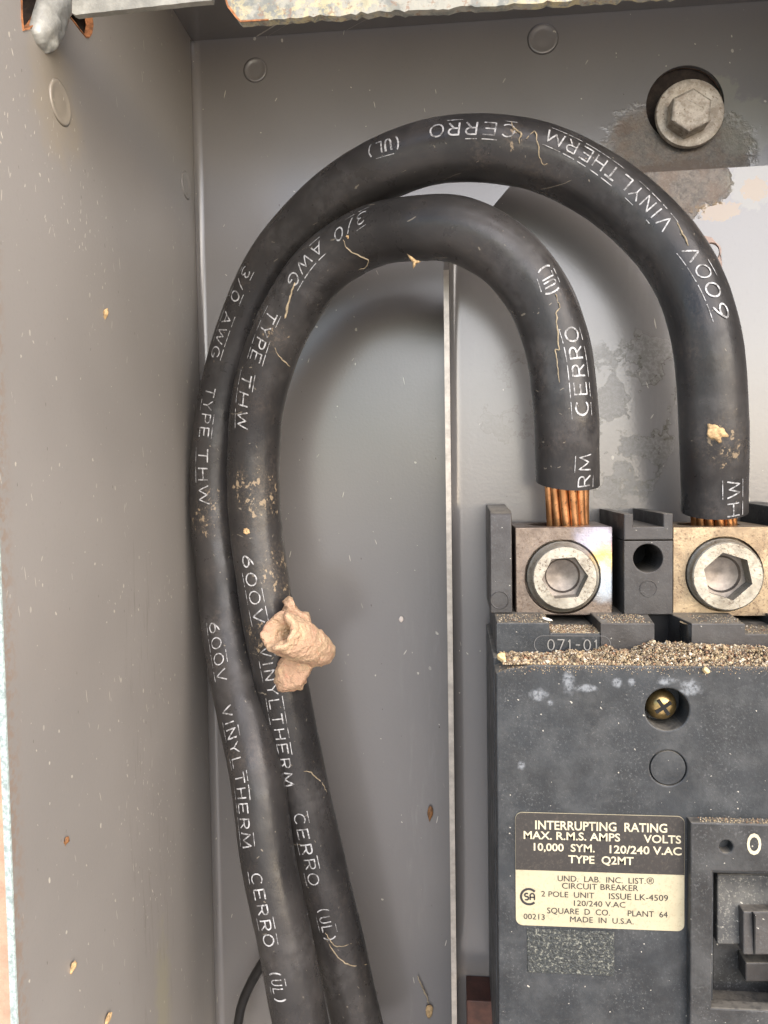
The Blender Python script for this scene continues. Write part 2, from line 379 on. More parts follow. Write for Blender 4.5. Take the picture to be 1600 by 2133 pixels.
# left side with the two punched slots
def yz(px, py):
    p = onX(px, py, XL); return (p.y, p.z)
slot1 = [yz(*p) for p in ((43, -70), (43, 0), (44, 40), (47, 64), (58, 62), (70, 52), (80, 36), (88, 14), (93, -10), (95, -70))]
slot2 = [yz(*p) for p in ((140, 30), (150, 42), (165, 62), (178, 78), (184, 79), (190, 70), (193, 52), (190, 30), (182, 5), (160, 2))]
vs, fs = plate_mesh([[(YF, ZB), (0.0, ZB), (0.0, ZC + 0.02), (YF, ZC + 0.02)], slot1, slot2], 0, 0.0011)
o = from_py('left_side', [(XL - v[1], v[0], v[2]) for v in vs], fs, M_wall_lit, enc)
for sl in (slot1, slot2):       # rusty rims standing round the punched openings
    n = len(sl); cy = sum(p[0] for p in sl)/n; cz = sum(p[1] for p in sl)/n
    vs = []
    for (x, k) in ((0.0003, 1.0), (0.0003, 0.94), (-0.0016, 0.90), (-0.0016, 1.0)):
        vs += [(XL + x, cy + (p[0]-cy)*k, cz + (p[1]-cz)*k) for p in sl]
    fs = [(a*n+i, a*n+(i+1) % n, ((a+1) % 4)*n+(i+1) % n, ((a+1) % 4)*n+i) for a in range(4) for i in range(n)]
    tag(from_py('slot_rim', vs, fs, M_rust, enc), 'rusty rim of a punched slot')
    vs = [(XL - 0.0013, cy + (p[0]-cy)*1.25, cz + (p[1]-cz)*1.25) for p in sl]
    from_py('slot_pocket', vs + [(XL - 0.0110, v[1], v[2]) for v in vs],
            [tuple(range(n, 2*n))] + [(i, (i+1) % n, n+(i+1) % n, n+i) for i in range(n)], M_shaded_rust, enc)
# bulged strap between the slots
vs = []; fs = []; NU, NV = 22, 14
cl = [((118, -80), (92, 150)), ((112, -20), (85, 145)), ((106, 30), (70, 140)), ((102, 62), (62, 133)), ((98, 88), (72, 122)), ((96, 106), (88, 106)), ((95, 112), (93, 98))]
for i in range(NU):
    u = i/(NU-1) * (len(cl)-1); a = min(int(u), len(cl)-2); fr = u - a
    lx = cl[a][1][0]*(1-fr) + cl[a+1][1][0]*fr; rx = cl[a][1][1]*(1-fr) + cl[a+1][1][1]*fr
    yy = cl[a][0][1]*(1-fr) + cl[a+1][0][1]*fr
    hgt = 0.0042 * math.sqrt(max(0, 1 - (max(0, (yy-20))/93)**2)) if yy > 20 else 0.0042
    for j in range(NV):
        v = j/(NV-1); p = onX(lx + (rx-lx)*v, yy, XL)
        lift = hgt * math.sin(math.pi*v)**0.6
        k = noise.noise(Vector((p.y, p.z, 0))*420)*0.0009 + noise.noise(Vector((p.y, p.z, 4))*1100)*0.0004
        vs.append((XL - 0.0004 + lift + k*(lift > 0.0005), p.y, p.z))
for i in range(NU-1):
    for j in range(NV-1): fs.append((i*NV+j, i*NV+j+1, (i+1)*NV+j+1, (i+1)*NV+j))
o = from_py('lanced_strap', vs, fs, simple('strap_paint', (0.34, 0.34, 0.31), 0.28, 0, 0.2, 250, bump=0.55, bscale=420), enc, True)
sm = o.modifiers.new('thick', 'SOLIDIFY'); sm.thickness = 0.0009
# worn front edge of the left side; sky brightness put into its pale colour
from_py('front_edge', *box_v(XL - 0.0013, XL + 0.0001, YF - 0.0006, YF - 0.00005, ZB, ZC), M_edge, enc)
box('top_side', XL - 0.001, XR, YF, -0.0007, ZC, ZC + 0.0016, M_top, enc)
box('bottom_side', XL - 0.001, XR, YF, 0, ZB - 0.0016, ZB, M_top, enc)
box('right_side', XR, XR + 0.0016, YF, 0, ZB, ZC, M_top, enc)  # unseen side, set close in to shade the mounting plate
# front flanges across the top of the opening
def ptsd(l, d): return [(lambda p: (p.x, p.z))(W(x, y, d)) for x, y in l]
prof = [(150, -110), (150, 27), (158, 31)]
for i in range(14):
    x = 175 + i*20.5; prof.append((x, 30 - (x-165)*0.108 + random.uniform(-0.8, 0.8)))
prof += [(452, -110)]
plate('inner_flange', [ptsd(prof, 168)], Yd(168), Yd(169.6), M_strip, enc)
prof = [(466, -150), (470, -4), (476, 14), (486, 26), (494, 38), (501, 45)]
x = 501
while x < 1720:
    x += random.uniform(6, 16); prof.append((x, 45 - (x-501)*0.0635 + random.choice((0, 0, 0, -2.5, 2, -4.5)) + random.uniform(-1.2, 1.2)))
prof += [(1725, -150)]
plate('front_flange', [ptsd(prof, 162)], Yd(162), Yd(164), M_flange, enc)
rr = [(464, -150), (468, -4), (474, 15), (484, 28), (493, 40), (501, 47), (560, 43.5), (560, 40.5), (502, 43.5), (495, 36), (487, 24), (477, 12), (472, -4), (468, -150)]
tag(plate('rust_line', [ptsd(rr, 162)], Yd(161.7), Yd(161.95), M_rust, enc), 'rust line along the cut corner of the flange')
# rounded bend between the left side and the back
R = 0.0028; vs = []
for z in (ZB, ZC - 0.0005):
    for i in range(11):
        a = math.radians(90*i/10); vs.append((XL + 0.00005 + R*(1 - math.cos(a)), -0.00005 - R*(1 - math.sin(a)), z))
    vs.append((XL + 0.00005, -0.00005, z))
fs = [(i, i+1, 13+i, 12+i) for i in range(10)] + [(10, 11, 23, 22), (11, 0, 12, 23), tuple(range(12)), tuple(range(12, 24))]
from_py('corner_bend', vs, fs, M_back, enc, True, 60)
# spot welds pressed into the sheets
def weld(c, r, mat):
    prof = [(r*1.15, 0.0), (r*1.02, -0.00028), (r*0.92, -0.00030), (r*0.80, -0.00006), (r*0.5, -0.00002), (r*0.28, -0.0001)]
    return lathe('spot_weld', prof, c, mat, enc, 32, True, None)
for (px, py, rp) in ((532, 146, 22), (1131, 81, 27)):
    c = W(px, py, 280); c.y = -0.0001; weld(c, rp*0.175*MM, M_back)
for (px, py, r) in ((126, 214, 0.0046), (388, 386, 0.0042)):
    c = onX(px, py, XL); o = weld(Vector((0, 0, 0)), r, M_wall_lit)
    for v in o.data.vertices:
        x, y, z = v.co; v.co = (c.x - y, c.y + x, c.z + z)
# ------------------------------------------------------------------ mounting plate
mp = empty('mounting_plate', (W(936, 1500, 232).x, Yd(239), ZB), 'flat grey mounting plate with a raised left rim, behind the breaker', 'plate')
x0 = W(934, 1400, 232).x
zt = W(940, 545, PD).z
prof = [(x0, Yd(279.5)), (x0, Yd(232.0)), (x0 + 0.0014, Yd(232.0))]
for i in range(8):
    a = math.radians(90*i/7); prof.append((x0 + 0.0014 + 0.0030*(1-math.cos(a)), Yd(PD) - 0.0030 + 0.0030*math.sin(a)))
prof += [(x0 + 0.0050, Yd(PD)), (x0 + 0.0050, Yd(PD + 1.5)), (x0 + 0.0016, Yd(PD + 1.5)), (x0 + 0.0016, Yd(279.5))]
vs, fs = plate_mesh([prof], ZB, zt, 'XY')
o = from_py('side_rim', vs, fs, M_plate, mp, True, 40)
xa = x0 + 0.0050
box('rim_edge', x0 - 0.00012, x0 + 0.00145, Yd(231.9), Yd(232.6), ZB, zt - 0.004, M_lip, mp)
c1, c2, c3 = W(1018, 440, PD), W(1062, 388, PD), W(1330, 362, PD)
ztop = c3.z
prof = [(xa, ZB), (XR - 0.01, ZB), (XR - 0.01, ztop + 0.001), (c2.x + 0.012, ztop), (c2.x, c2.z), (c1.x, c1.z), (xa, zt)]
plate('plate_sheet', [prof], Yd(PD), Yd(PD + 1.5), M_plate, mp)
tb = [(1450, 486), (1484, 494), (1500, 514), (1505, 545), (1506, 590), (1470, 606), (1436, 584), (1434, 506)]
tc = W(1482, 524, 229)
plate('tab', [ptsd(tb, 229), circ(tc.x, tc.z, 0.0025, 20)], Yd(229), Yd(230.2), simple('pinkish_tab_paint', (0.40, 0.29, 0.24), 0.6, 0, 0.1), mp, 0.0003)
a = W(1440, 570, 229); box('tab_post', a.x - 0.002, a.x + 0.006, Yd(230.2), Yd(PD), a.z - 0.003, a.z + 0.006, M_plate, mp)
# brown insulating block low down between plate and breaker
a, b = W(972, 2084, 226), W(1040, 2084, 226)
o = box('insulator_block', a.x, b.x, Yd(226), Yd(237.8), ZB + 0.001, a.z, simple('brown_fibre', (0.06, 0.022, 0.014), 0.6, 0, 0.3), None, 0.0004)
tag(o, 'dark brown block at the bottom edge left of the breaker', 'block')
# ------------------------------------------------------------------ bolt
bt = empty('mounting_bolt', BOLT, 'corroded zinc hex bolt with washer in a rust stain', 'bolt')
wc = W(1436, 238, 277.5)
lathe('washer', [(0.0045, 0.001), (0.0112, 0.001), (0.0115, 0.0), (0.0112, -0.0011), (0.0098, -0.0015), (0.0080, -0.0013), (0.0070, -0.0010)], Vector((wc.x, wc.y, wc.z)), M_zinc, bt)
hx = W(1440, 229, 270.5)
def hexa(c, r, a0): return [(c.x + r*math.cos(math.radians(a0+60*i)), c.z + r*math.sin(math.radians(a0+60*i))) for i in range(6)]
o = plate('head', [hexa(hx, 0.0072, 24)], Yd(270.0), Yd(276.6), M_zinc, bt, 0.0008)
tri = [(hx.x + 0.0046*math.cos(math.radians(a)), hx.z + 0.0046*math.sin(math.radians(a))) for a in (0, 118, 242)]
tri2 = [(hx.x + 0.0040*math.cos(math.radians(a)), hx.z + 0.0040*math.sin(math.radians(a))) for a in (0, 118, 242)]
plate('grade_mark', [tri, tri2], Yd(269.85), Yd(270.05), M_zinc, o)
# ------------------------------------------------------------------ cables
CR = 8.65 * MM
def catmull(P, n):
    P = [P[0]*2 - P[1]] + P + [P[-1]*2 - P[-2]]
    out = []
    for i in range(1, len(P)-2):
        for k in range(n):
            t = k/n; a, b, c, d = P[i-1], P[i], P[i+1], P[i+2]
            out.append(0.5*((2*b) + (c-a)*t + (2*a-5*b+4*c-d)*t*t + (3*b-a-3*c+d)*t**3))
    out.append(P[-2]); return out
class Cable:
    def __init__(s, ctrl, r, step=0.0011):
        pts = catmull([W(*c) for c in ctrl], 24)
        for _ in range(3):
            pts = [pts[0]] + [(pts[i-1] + pts[i]*2 + pts[i+1])/4 for i in range(1, len(pts)-1)] + [pts[-1]]
        L = [0]
        for a, b in zip(pts, pts[1:]): L.append(L[-1] + (b-a).length)
        n = int(L[-1]/step); s.r = r; s.P = []; j = 0; s.step = L[-1]/n; s.len = L[-1]
        for i in range(n+1):
            t = L[-1]*i/n
            while j < len(L)-2 and L[j+1] < t: j += 1
            f = (t-L[j])/max(1e-9, L[j+1]-L[j]); s.P.append(pts[j].lerp(pts[j+1], min(1, max(0, f))))
        s.T = []; s.N = []; s.B = []
        for i in range(n+1):
            T = (s.P[min(n, i+1)] - s.P[max(0, i-1)]).normalized(); v = CAM - s.P[i]; N = (v - T*v.dot(T)).normalized()
            s.T.append(T); s.N.append(N); s.B.append(N.cross(T))
        s.px = [PX(p) for p in s.P]
    def at(s, u, th, off=0.0):
        q = min(max(u/s.step, 0), len(s.P)-1.001); i = int(q); f = q - i
        P = s.P[i].lerp(s.P[i+1], f); N = s.N[i].lerp(s.N[i+1], f).normalized(); B = s.B[i].lerp(s.B[i+1], f).normalized()
        return P + (N*math.cos(th) + B*math.sin(th))*(s.r + off)
    def find(s, x, y):
        """(length along, angle) of the point of the jacket the photo shows at x,y"""
        i = min(range(len(s.px)), key=lambda k: (s.px[k][0]-x)**2 + (s.px[k][1]-y)**2)
        i = min(max(i, 1), len(s.px)-2)
        lb = PX(s.P[i] + s.B[i]*s.r); bx, by = lb[0]-s.px[i][0], lb[1]-s.px[i][1]; hw = math.hypot(bx, by)
        o = ((x-s.px[i][0])*bx + (y-s.px[i][1])*by)/hw/hw
        tx, ty = s.px[i+1][0]-s.px[i-1][0], s.px[i+1][1]-s.px[i-1][1]; tl = math.hypot(tx, ty)
        du = ((x-s.px[i][0])*tx + (y-s.px[i][1])*ty)/tl/(tl/2)*s.step
        return i*s.step + du, math.asin(max(-0.98, min(0.98, o)))
def tube(c, name, mat, parent, seg=44, tilt=0.0, rough=0.00010, seed=0, start_ring=True):
    vs = []; fs = []; n = len(c.P)
    for i in range(n):
        for j in range(seg):
            a = 2*math.pi*j/seg
            q = c.P[i] + (c.N[i]*math.cos(a) + c.B[i]*math.sin(a))*c.r
            w = noise.noise(q*55 + Vector((seed, 0, 0)))*rough*1.6 + noise.noise(q*240 + Vector((0, seed, 0)))*rough*0.7
            p = c.P[i] + (c.N[i]*math.cos(a) + c.B[i]*math.sin(a))*(c.r + w)
            if tilt and i < 14: p = p + c.T[i]*(tilt*math.sin(a)*(1-i/14)*c.r)
            vs.append(p)
    for i in range(n-1):
        for j in range(seg):
            k = (j+1) % seg; fs.append((i*seg+j, i*seg+k, (i+1)*seg+k, (i+1)*seg+j))
    b = len(vs)                       # cut face: a wall of jacket round the conductor
    for j in range(seg):
        a = 2*math.pi*j/seg; p = vs[j]; vs.append(c.P[0] + (p - c.P[0])*0.74)
    for j in range(seg):
        a = 2*math.pi*j/seg; vs.append(vs[b+j] + c.T[0]*0.006)
    for j in range(seg):
        k = (j+1) % seg; fs.append((j, k, b+k, b+j)); fs.append((b+j, b+k, b+seg+k, b+seg+j))
    fs.append(tuple(b+seg+j for j in range(seg))); fs.append(tuple((n-1)*seg+j for j in range(seg)))
    return from_py(name, vs, fs, mat, parent, True, 50)
OUT = Cable([(1488, 1064, 218), (1488, 1000, 216), (1487, 900, 212), (1481, 785, 211), (1468, 690, 211), (1438, 596, 213), (1390, 515, 215), (1312, 434, 217), (1219, 369, 218), (1128, 328, 218), (1050, 313, 218),
             (980, 309, 219), (900, 317, 221), (820, 343, 224), (748, 379, 230), (680, 427, 237), (617, 489, 245), (567, 553, 251), (526, 634, 256), (491, 732, 260), (465, 835, 262), (452, 930, 262), (448, 1010, 262),
             (451, 1100, 261), (463, 1200, 259), (472, 1300, 256), (489, 1400, 251), (511, 1500, 245), (536, 1620, 239), (560, 1800, 234), (594, 1960, 231), (627, 2133, 229), (660, 2300, 228)], CR)
INN = Cable([(1182, 1005, 217), (1181, 940, 215), (1180, 873, 213), (1169, 760, 213), (1153, 693, 213), (1123, 618, 213), (1073, 550, 213), (1017, 506, 213), (949, 478, 214), (880, 475, 217), (795, 486, 224),
             (720, 520, 230), (658, 570, 234), (605, 650, 238), (569, 726, 242), (541, 818, 246), (531, 900, 249), (528, 1000, 250), (533, 1100, 250), (546, 1200, 249), (561, 1300, 248), (582, 1400, 248),
             (602, 1500, 248), (633, 1650, 249), (667, 1800, 250), (705, 1960, 251), (744, 2133, 252), (782, 2300, 252)], CR)
def mk_jacket(name, cab, mud):
    t = NT(name)
    n = t.noise(45, 5, 0.6)
    c = t.mix(t.ramp(n, 0.35, 0.7), (0.026, 0.0245, 0.0240), (0.044, 0.0405, 0.0385))
    dust = t.mul(t.ramp(t.noise(70, 5, 0.65), 0.48, 0.72), t.ramp(t.noise(900, 4, 0.7), 0.4, 0.7))
    c = t.mix(t.mul(dust, 0.28), c, (0.16, 0.125, 0.10))
    chalk = t.mul(t.ramp(t.noise(32, 4, 0.6), 0.50, 0.66), t.ramp(t.noise(300, 4, 0.62), 0.35, 0.65))
    c = t.mix(t.mul(chalk, 0.5), c, (0.085, 0.080, 0.077))
    sc1 = t.union(t.speck(150, 0.06, 0.16, (3.5, 1, 0.8), 0.7), t.speck(120, 0.06, 0.12, (3.5, 1, 0.8), -0.9)); sc2 = t.speck(420, 0.11, 0.05)
    c = t.mix(t.mul(t.union(sc1, sc2), 0.55), c, (0.30, 0.26, 0.20))
    if mud:
        z = t.union(*[t.blob(cab.at(*cab.find(x, y)), r, 0.3, 300, 0.75) for (x, y, r) in mud])
        f = t.ramp(t.math('ADD', t.noise(420, 6, 0.72, vec=t.scaled(1, 1, 0.75)), t.mul(z, 0.20)), 0.74, 0.80)
        f = t.math('ADD', f, t.mul(t.mul(z, t.ramp(t.noise(1100, 4, 0.7), 0.45, 0.7)), 0.22), clamp=True)
        c = t.mix(t.mul(f, 0.75), c, (0.33, 0.25, 0.16))
    r = t.ramp(t.noise(120, 5, 0.65), 0.32, 0.7, 0.24, 0.45)
    t.bump(t.noise(260, 5, 0.6), 0.16, 0.0006)
    t.bump(t.noise(1400, 3, 0.6), 0.12, 0.0002)
    return t.fin(c, r, 0.0, 0.36)
J_OUT = mk_jacket('black_jacket_outer', OUT, [(430, 1075, 0.006), (438, 1040, 0.004), (1500, 905, 0.006), (1530, 920, 0.004), (1475, 900, 0.003), (1070, 285, 0.003)])
J_INN = mk_jacket('black_jacket_inner', INN, [(520, 1015, 0.007), (560, 1030, 0.006), (545, 1060, 0.005), (585, 1180, 0.008), (585, 1215, 0.007), (535, 1335, 0.004), (527, 1305, 0.004), (575, 690, 0.004)])
def mk_print():
    t = NT('white_print')
    w = t.ramp(t.noise(700, 5, 0.75), 0.36, 0.60)
    return t.fin(t.mix(w, (0.13, 0.125, 0.12), (0.52, 0.52, 0.52)), 0.6)
M_print = mk_print()
# single-stroke capitals on a 0..1 box
def arc(cx, cy, rx, ry, a0, a1, n=12): return [(cx + rx*math.cos(math.radians(a0+(a1-a0)*i/n)), cy + ry*math.sin(math.radians(a0+(a1-a0)*i/n))) for i in range(n+1)]
GL = {
 'A': [[(0, 0), (.5, 1), (1, 0)], [(.2, .36), (.8, .36)]], 'C': [arc(.55, .5, .52, .5, 45, 315)],
 'E': [[(1, 1), (.08, 1), (.08, 0), (1, 0)], [(.08, .52), (.85, .52)]], 'G': [arc(.52, .5, .52, .5, 45, 345), [(1.0, .38), (1.0, .42), (.6, .42)]],
 'H': [[(.05, 0), (.05, 1)], [(.95, 0), (.95, 1)], [(.05, .52), (.95, .52)]], 'I': [[(.5, 0), (.5, 1)]], 'L': [[(.1, 1), (.1, 0), (.95, 0)]],
 'M': [[(0, 0), (.12, 1), (.5, .2), (.88, 1), (1, 0)]], 'N': [[(.05, 0), (.05, 1), (.95, 0), (.95, 1)]], 'O': [arc(.5, .5, .52, .5, 90, 450, 22)],
 'P': [[(.1, 0), (.1, 1), (.55, 1)] + arc(.6, .74, .36, .26, 90, -90, 8) + [(.1, .48)]],
 'R': [[(.1, 0), (.1, 1), (.55, 1)] + arc(.6, .75, .34, .25, 90, -90, 8) + [(.1, .5)], [(.5, .5), (.95, 0)]],
 'T': [[(0, 1), (1, 1)], [(.5, 1), (.5, 0)]], 'U': [[(.08, 1), (.08, .35)] + arc(.5, .35, .42, .35, 180, 360, 10) + [(.92, 1)]],
 'V': [[(0, 1), (.5, 0), (1, 1)]], 'W': [[(0, 1), (.25, 0), (.5, .85), (.75, 0), (1, 1)]], 'Y': [[(0, 1), (.5, .5), (1, 1)], [(.5, .5), (.5, 0)]],
 '3': [arc(.5, .75, .40, .25, 150, -80, 9) + arc(.5, .26, .46, .26, 85, -150, 10)], '6': [[(.80, 1), (.48, .82), (.2, .55), (.08, .34)] + arc(.5, .30, .43, .30, 172, 532, 18)],
 '0': [arc(.5, .5, .48, .5, 90, 450, 22)], '/': [[(.15, -.05), (.85, 1.05)]], '(': [arc(1.0, .5, .95, .64, 118, 242, 10)], ')': [arc(0.0, .5, .95, .64, 62, -62, 10)],
 '7': [[(0, 1), (1, 1), (.35, 0)]], '1': [[(.2, .8), (.55, 1), (.55, 0)]], '-': [[(.1, .5), (.9, .5)]], ' ': []}
GW = {'I': .35, '(': .55, ')': .55, '/': .7, 'M': 1.1, 'W': 1.15, '1': .6}
def dens(pl, step):
    out = [pl[0]]
    for a, b in zip(pl, pl[1:]):
        n = max(1, int(math.hypot(b[0]-a[0], b[1]-a[1])/step))
        for k in range(1, n+1): out.append((a[0]+(b[0]-a[0])*k/n, a[1]+(b[1]-a[1])*k/n))
    return out
def ribbon(pl, w, fmap, vs, fs):
    n = len(pl); b = len(vs)
    for i, p in enumerate(pl):
        q0, q1 = pl[max(0, i-1)], pl[min(n-1, i+1)]; dx, dy = q1[0]-q0[0], q1[1]-q0[1]; l = math.hypot(dx, dy) or 1
        nx, ny = -dy/l*w/2, dx/l*w/2
        vs.append(fmap(p[0]+nx, p[1]+ny)); vs.append(fmap(p[0]-nx, p[1]-ny))
    for i in range(n-1): fs.append((b+2*i, b+2*i+2, b+2*i+3, b+2*i+1))
def print_on(c, items, parent, h=0.0035, seed=1, sw=0.00040):
    rnd = random.Random(seed)
    for (txt, a, b) in items:
        u0, t0 = c.find(*a); u1, t1 = c.find(*b)
        cw = [GW.get(ch, .8) for ch in txt]; gap = .34
        tot = sum(cw) + gap*(len(txt)-1); k = (u1-u0)/tot          # metres per unit along
        vs, fs = [], []
        def fm(u, v): 
            th = t0 + (t1-t0)*(u-u0)/(u1-u0); return c.at(u, th + v/c.r, 0.00016)
        x = 0
        for ch, w in zip(txt, cw):
            for st in GL[ch]:
                pl = [(u0 + (x + p[0]*w)*k, (p[1]-.5)*h) for p in st]
                pl = dens(pl, 0.00035)
                if False: pl = pl[:int(len(pl)*rnd.uniform(.6, .9))]
                ribbon(pl, sw*rnd.uniform(.85, 1.2), fm, vs, fs)
            if ch not in ' ()':
                for side in (-1, 1):
                    if rnd.random() < 0.62:
                        e0, e1 = x - rnd.uniform(.0, .15), x + w + rnd.uniform(-.1, .17)
                        pl = dens([(u0 + e0*k, side*h*.82), (u0 + e1*k, side*h*.82)], 0.0005)
                        ribbon(pl, sw*rnd.uniform(.35, .6), fm, vs, fs)
            x += w + gap
        from_py('printed_lettering', vs, fs, M_print, parent, True)
ca = empty('black_cable', W(660, 2300, 228), 'outer black cable looping over the top to the right-hand lug', 'cable')
cb = empty('black_cable', W(782, 2300, 252), 'inner black cable with the mud nest on it, going to the left-hand lug', 'cable')
ja = tube(OUT, 'jacket', J_OUT, ca, seed=3, tilt=0.02); jb = tube(INN, 'jacket', J_INN, cb, seed=9, tilt=0.10)
print_on(OUT, [('HW', (1526, 1060), (1526, 982)), ('600V', (1509, 678), (1440, 532)), ('VINYLTHERM', (1400, 486), (1140, 284)), ('CERRO', (1072, 276), (906, 275)), ('(UL)', (840, 294), (786, 309)),
               ('3/0', (523, 550), (490, 620)), ('AWG', (480, 648), (448, 742)), ('TYPE', (441, 806), (425, 912)), ('THW', (424, 935), (427, 1052)), ('600V', (447, 1300), (466, 1426)),
               ('VINYLTHERM', (474, 1478), (514, 1752)), ('CERRO', (531, 1803), (557, 1946)), ('(UL)', (568, 2000), (579, 2056))], ja, seed=4)
print_on(INN, [('RM', (1215, 1001), (1218, 936)), ('CERRO', (1212, 866), (1188, 693)), ('(UL)', (1155, 620), (1136, 566)), ('3/0', (787, 444), (719, 484)), ('AWG', (684, 503), (612, 584)),
               ('TYPE', (576, 640), (535, 742)), ('THW', (519, 770), (507, 886)), ('600V', (515, 1156), (541, 1292)), ('VINYLTHERM', (550, 1338), (599, 1618)), ('CERRO', (618, 1673), (650, 1816)),
               ('(UL)', (666, 1866), (681, 1927))], jb, seed=8)
def mk_copper():
    t = NT('copper'); n = t.ramp(t.noise(260, 5, 0.65), 0.35, 0.65)
    c = t.mix(n, (0.90, 0.46, 0.20), (0.58, 0.27, 0.11))
    c = t.mix(t.mul(t.ramp(t.noise(700, 5, 0.7), 0.60, 0.68), 0.8), c, (0.06, 0.04, 0.03))
    return t.fin(c, 0.36, 0.9)
M_cu = mk_copper()
def strands(c, parent, depth_mm, lay):
    """nineteen round wires leaving the cut jacket and going down into the lug"""
    r = 1.24*MM; ax = -c.T[0]
    for ring, cnt, R in ((0, 1, 0), (1, 6, 2.5), (2, 12, 4.95)):
        for k in range(cnt):
            vs = []; fs = []; ns = 9; sg = 10
            a0 = 2*math.pi*k/cnt + 0.13*ring
            rr = r*random.uniform(.90, 1.03); lay_k = lay*random.uniform(.75, 1.25); R_k = R*random.uniform(.95, 1.05)
            for i in range(ns):
                u = -4*MM + (depth_mm + 4)*MM*i/(ns-1); a = a0 + lay_k*u/0.03
                ctr = c.P[0] + ax*u + (c.N[0]*math.cos(a) + c.B[0]*math.sin(a))*R_k*MM*(1 - 0.06*i/(ns-1))
                for j in range(sg):
                    b = 2*math.pi*j/sg; vs.append(ctr + (c.N[0]*math.cos(b) + c.B[0]*math.sin(b))*rr)
            for i in range(ns-1):
                for j in range(sg):
                    q = (j+1) % sg; fs.append((i*sg+j, i*sg+q, (i+1)*sg+q, (i+1)*sg+j))
            fs.append(tuple(range(sg))); fs.append(tuple((ns-1)*sg+j for j in range(sg)))
            from_py('copper_strand', vs, fs, M_cu, parent, True, 50)
strands(INN, cb, 24, -0.42); strands(OUT, ca, 16, -0.42)
# thin wire at the lower left
TH = Cable([(562, 1985, 262), (545, 2010, 264), (522, 2050, 266), (505, 2090, 267), (496, 2133, 268), (490, 2200, 268)], 1.75*MM, 0.0008)
tw = empty('thin_black_wire', W(496, 2200, 268), 'thin black wire curving out behind the cables at the lower left', 'wire')
tube(TH, 'wire_jacket', simple('thin_wire_black', (0.018, 0.017, 0.016), 0.4), tw, 16)
# ------------------------------------------------------------------ breaker materials
def mk_plastic(name, base, dust, dcol=(0.135, 0.138, 0.136), rough=0.5, tint=None):
    t = NT(name)
    n = t.noise(60, 5, 0.65)
    c = t.mix(t.ramp(n, 0.35, 0.7), tuple(v*0.75 for v in base), tuple(v*1.25 for v in base))
    film = t.mul(t.ramp(t.noise(110, 6, 0.7), 0.38, 0.72), dust*0.45)
    c = t.mix(film, c, dcol)
    f = t.mul(t.ramp(t.noise(1500, 5, 0.8), 0.54, 0.66), t.ramp(t.noise(90, 4, 0.6), 0.35, 0.65))
    c = t.mix(t.mul(f, dust), c, dcol)
    sp = t.speck(520, 0.09, 0.08); sp2 = t.speck(190, 0.035, 0.05)
    c = t.mix(t.mul(t.union(sp, sp2), 0.75), c, (0.55, 0.52, 0.44))
    up = t.n.new('ShaderNodeNewGeometry'); s = t.n.new('ShaderNodeSeparateXYZ'); t.t.links.new(up.outputs['True Normal'], s.inputs[0])
    lay = t.mul(t.ramp(s.outputs[2], 0.6, 0.95), t.ramp(t.noise(420, 5, 0.7), 0.3, 0.6, 0.35, 1))
    c = t.mix(t.mul(lay, 0.6), c, (0.25, 0.225, 0.18))
    if tint: c = tint(t, c)
    r = t.ramp(t.noise(160, 5, 0.65), 0.3, 0.7, rough - 0.1, rough + 0.1)
    t.bump(t.noise(1700, 4, 0.7), 0.22, 0.0003); t.bump(t.noise(240, 4, 0.6), 0.08, 0.0006)
    return t.fin(c, r, 0.0, 0.5)
def paint_marks(t, c):
    def B(x, y, r, st=(1, 1, 1)): return t.blob(W(x, y, 180), r, 0.55, 480, 0.5, st)
    m1 = t.union(B(1185, 1420, 0.0016, (1.4, 1, 0.65)), B(1122, 1448, 0.0013, (0.8, 1, 1)), B(1222, 1434, 0.0013, (0.55, 1, 1.8)), B(1286, 1422, 0.0010), B(1315, 1420, 0.0008),
                 B(1390, 1418, 0.0012, (0.7, 1, 1.4)), B(1440, 1432, 0.0014, (0.7, 1, 1)), B(1146, 1464, 0.0006), B(1087, 1595, 0.0008))
    return t.mix(t.mul(t.mul(m1, t.ramp(t.noise(900, 4, 0.7), 0.3, 0.6)), 0.6), c, (0.30, 0.32, 0.34))
M_pl = mk_plastic('dusty_black_plastic', (0.019, 0.022, 0.025), 0.58, tint=paint_marks)
M_pl2 = mk_plastic('grey_brown_plastic', (0.042, 0.037, 0.034), 0.40)
M_pl3 = mk_plastic('heavily_dusted_plastic', (0.019, 0.019, 0.019), 0.6)
def mk_gloss():
    t = NT('glossy_black_plastic'); return t.fin((0.012, 0.013, 0.014), 0.18)
M_gl = mk_gloss()
M_hole_shade = simple('hole_shade_black', (0.004, 0.004, 0.004), 0.8)  # black stands in for the shade inside holes, slots and grooves
def mk_lug(name, a, b, hot=None):
    t = NT(name)
    n = t.ramp(t.noise(130, 5, 0.65), 0.35, 0.68)
    c = t.mix(n, a, b)
    pit = t.mul(t.ramp(t.noise(1300, 5, 0.75), 0.52, 0.64), t.ramp(t.noise(200, 4, 0.6), 0.35, 0.6))
    c = t.mix(t.mul(pit, 0.75), c, (0.10, 0.065, 0.045))
    if hot: c = hot(t, c)
    r = t.ramp(t.noise(420, 5, 0.7), 0.3, 0.7, 0.36, 0.58)
    t.bump(t.noise(1100, 5, 0.7), 0.3, 0.0003)
    return t.fin(c, r, 0.75)
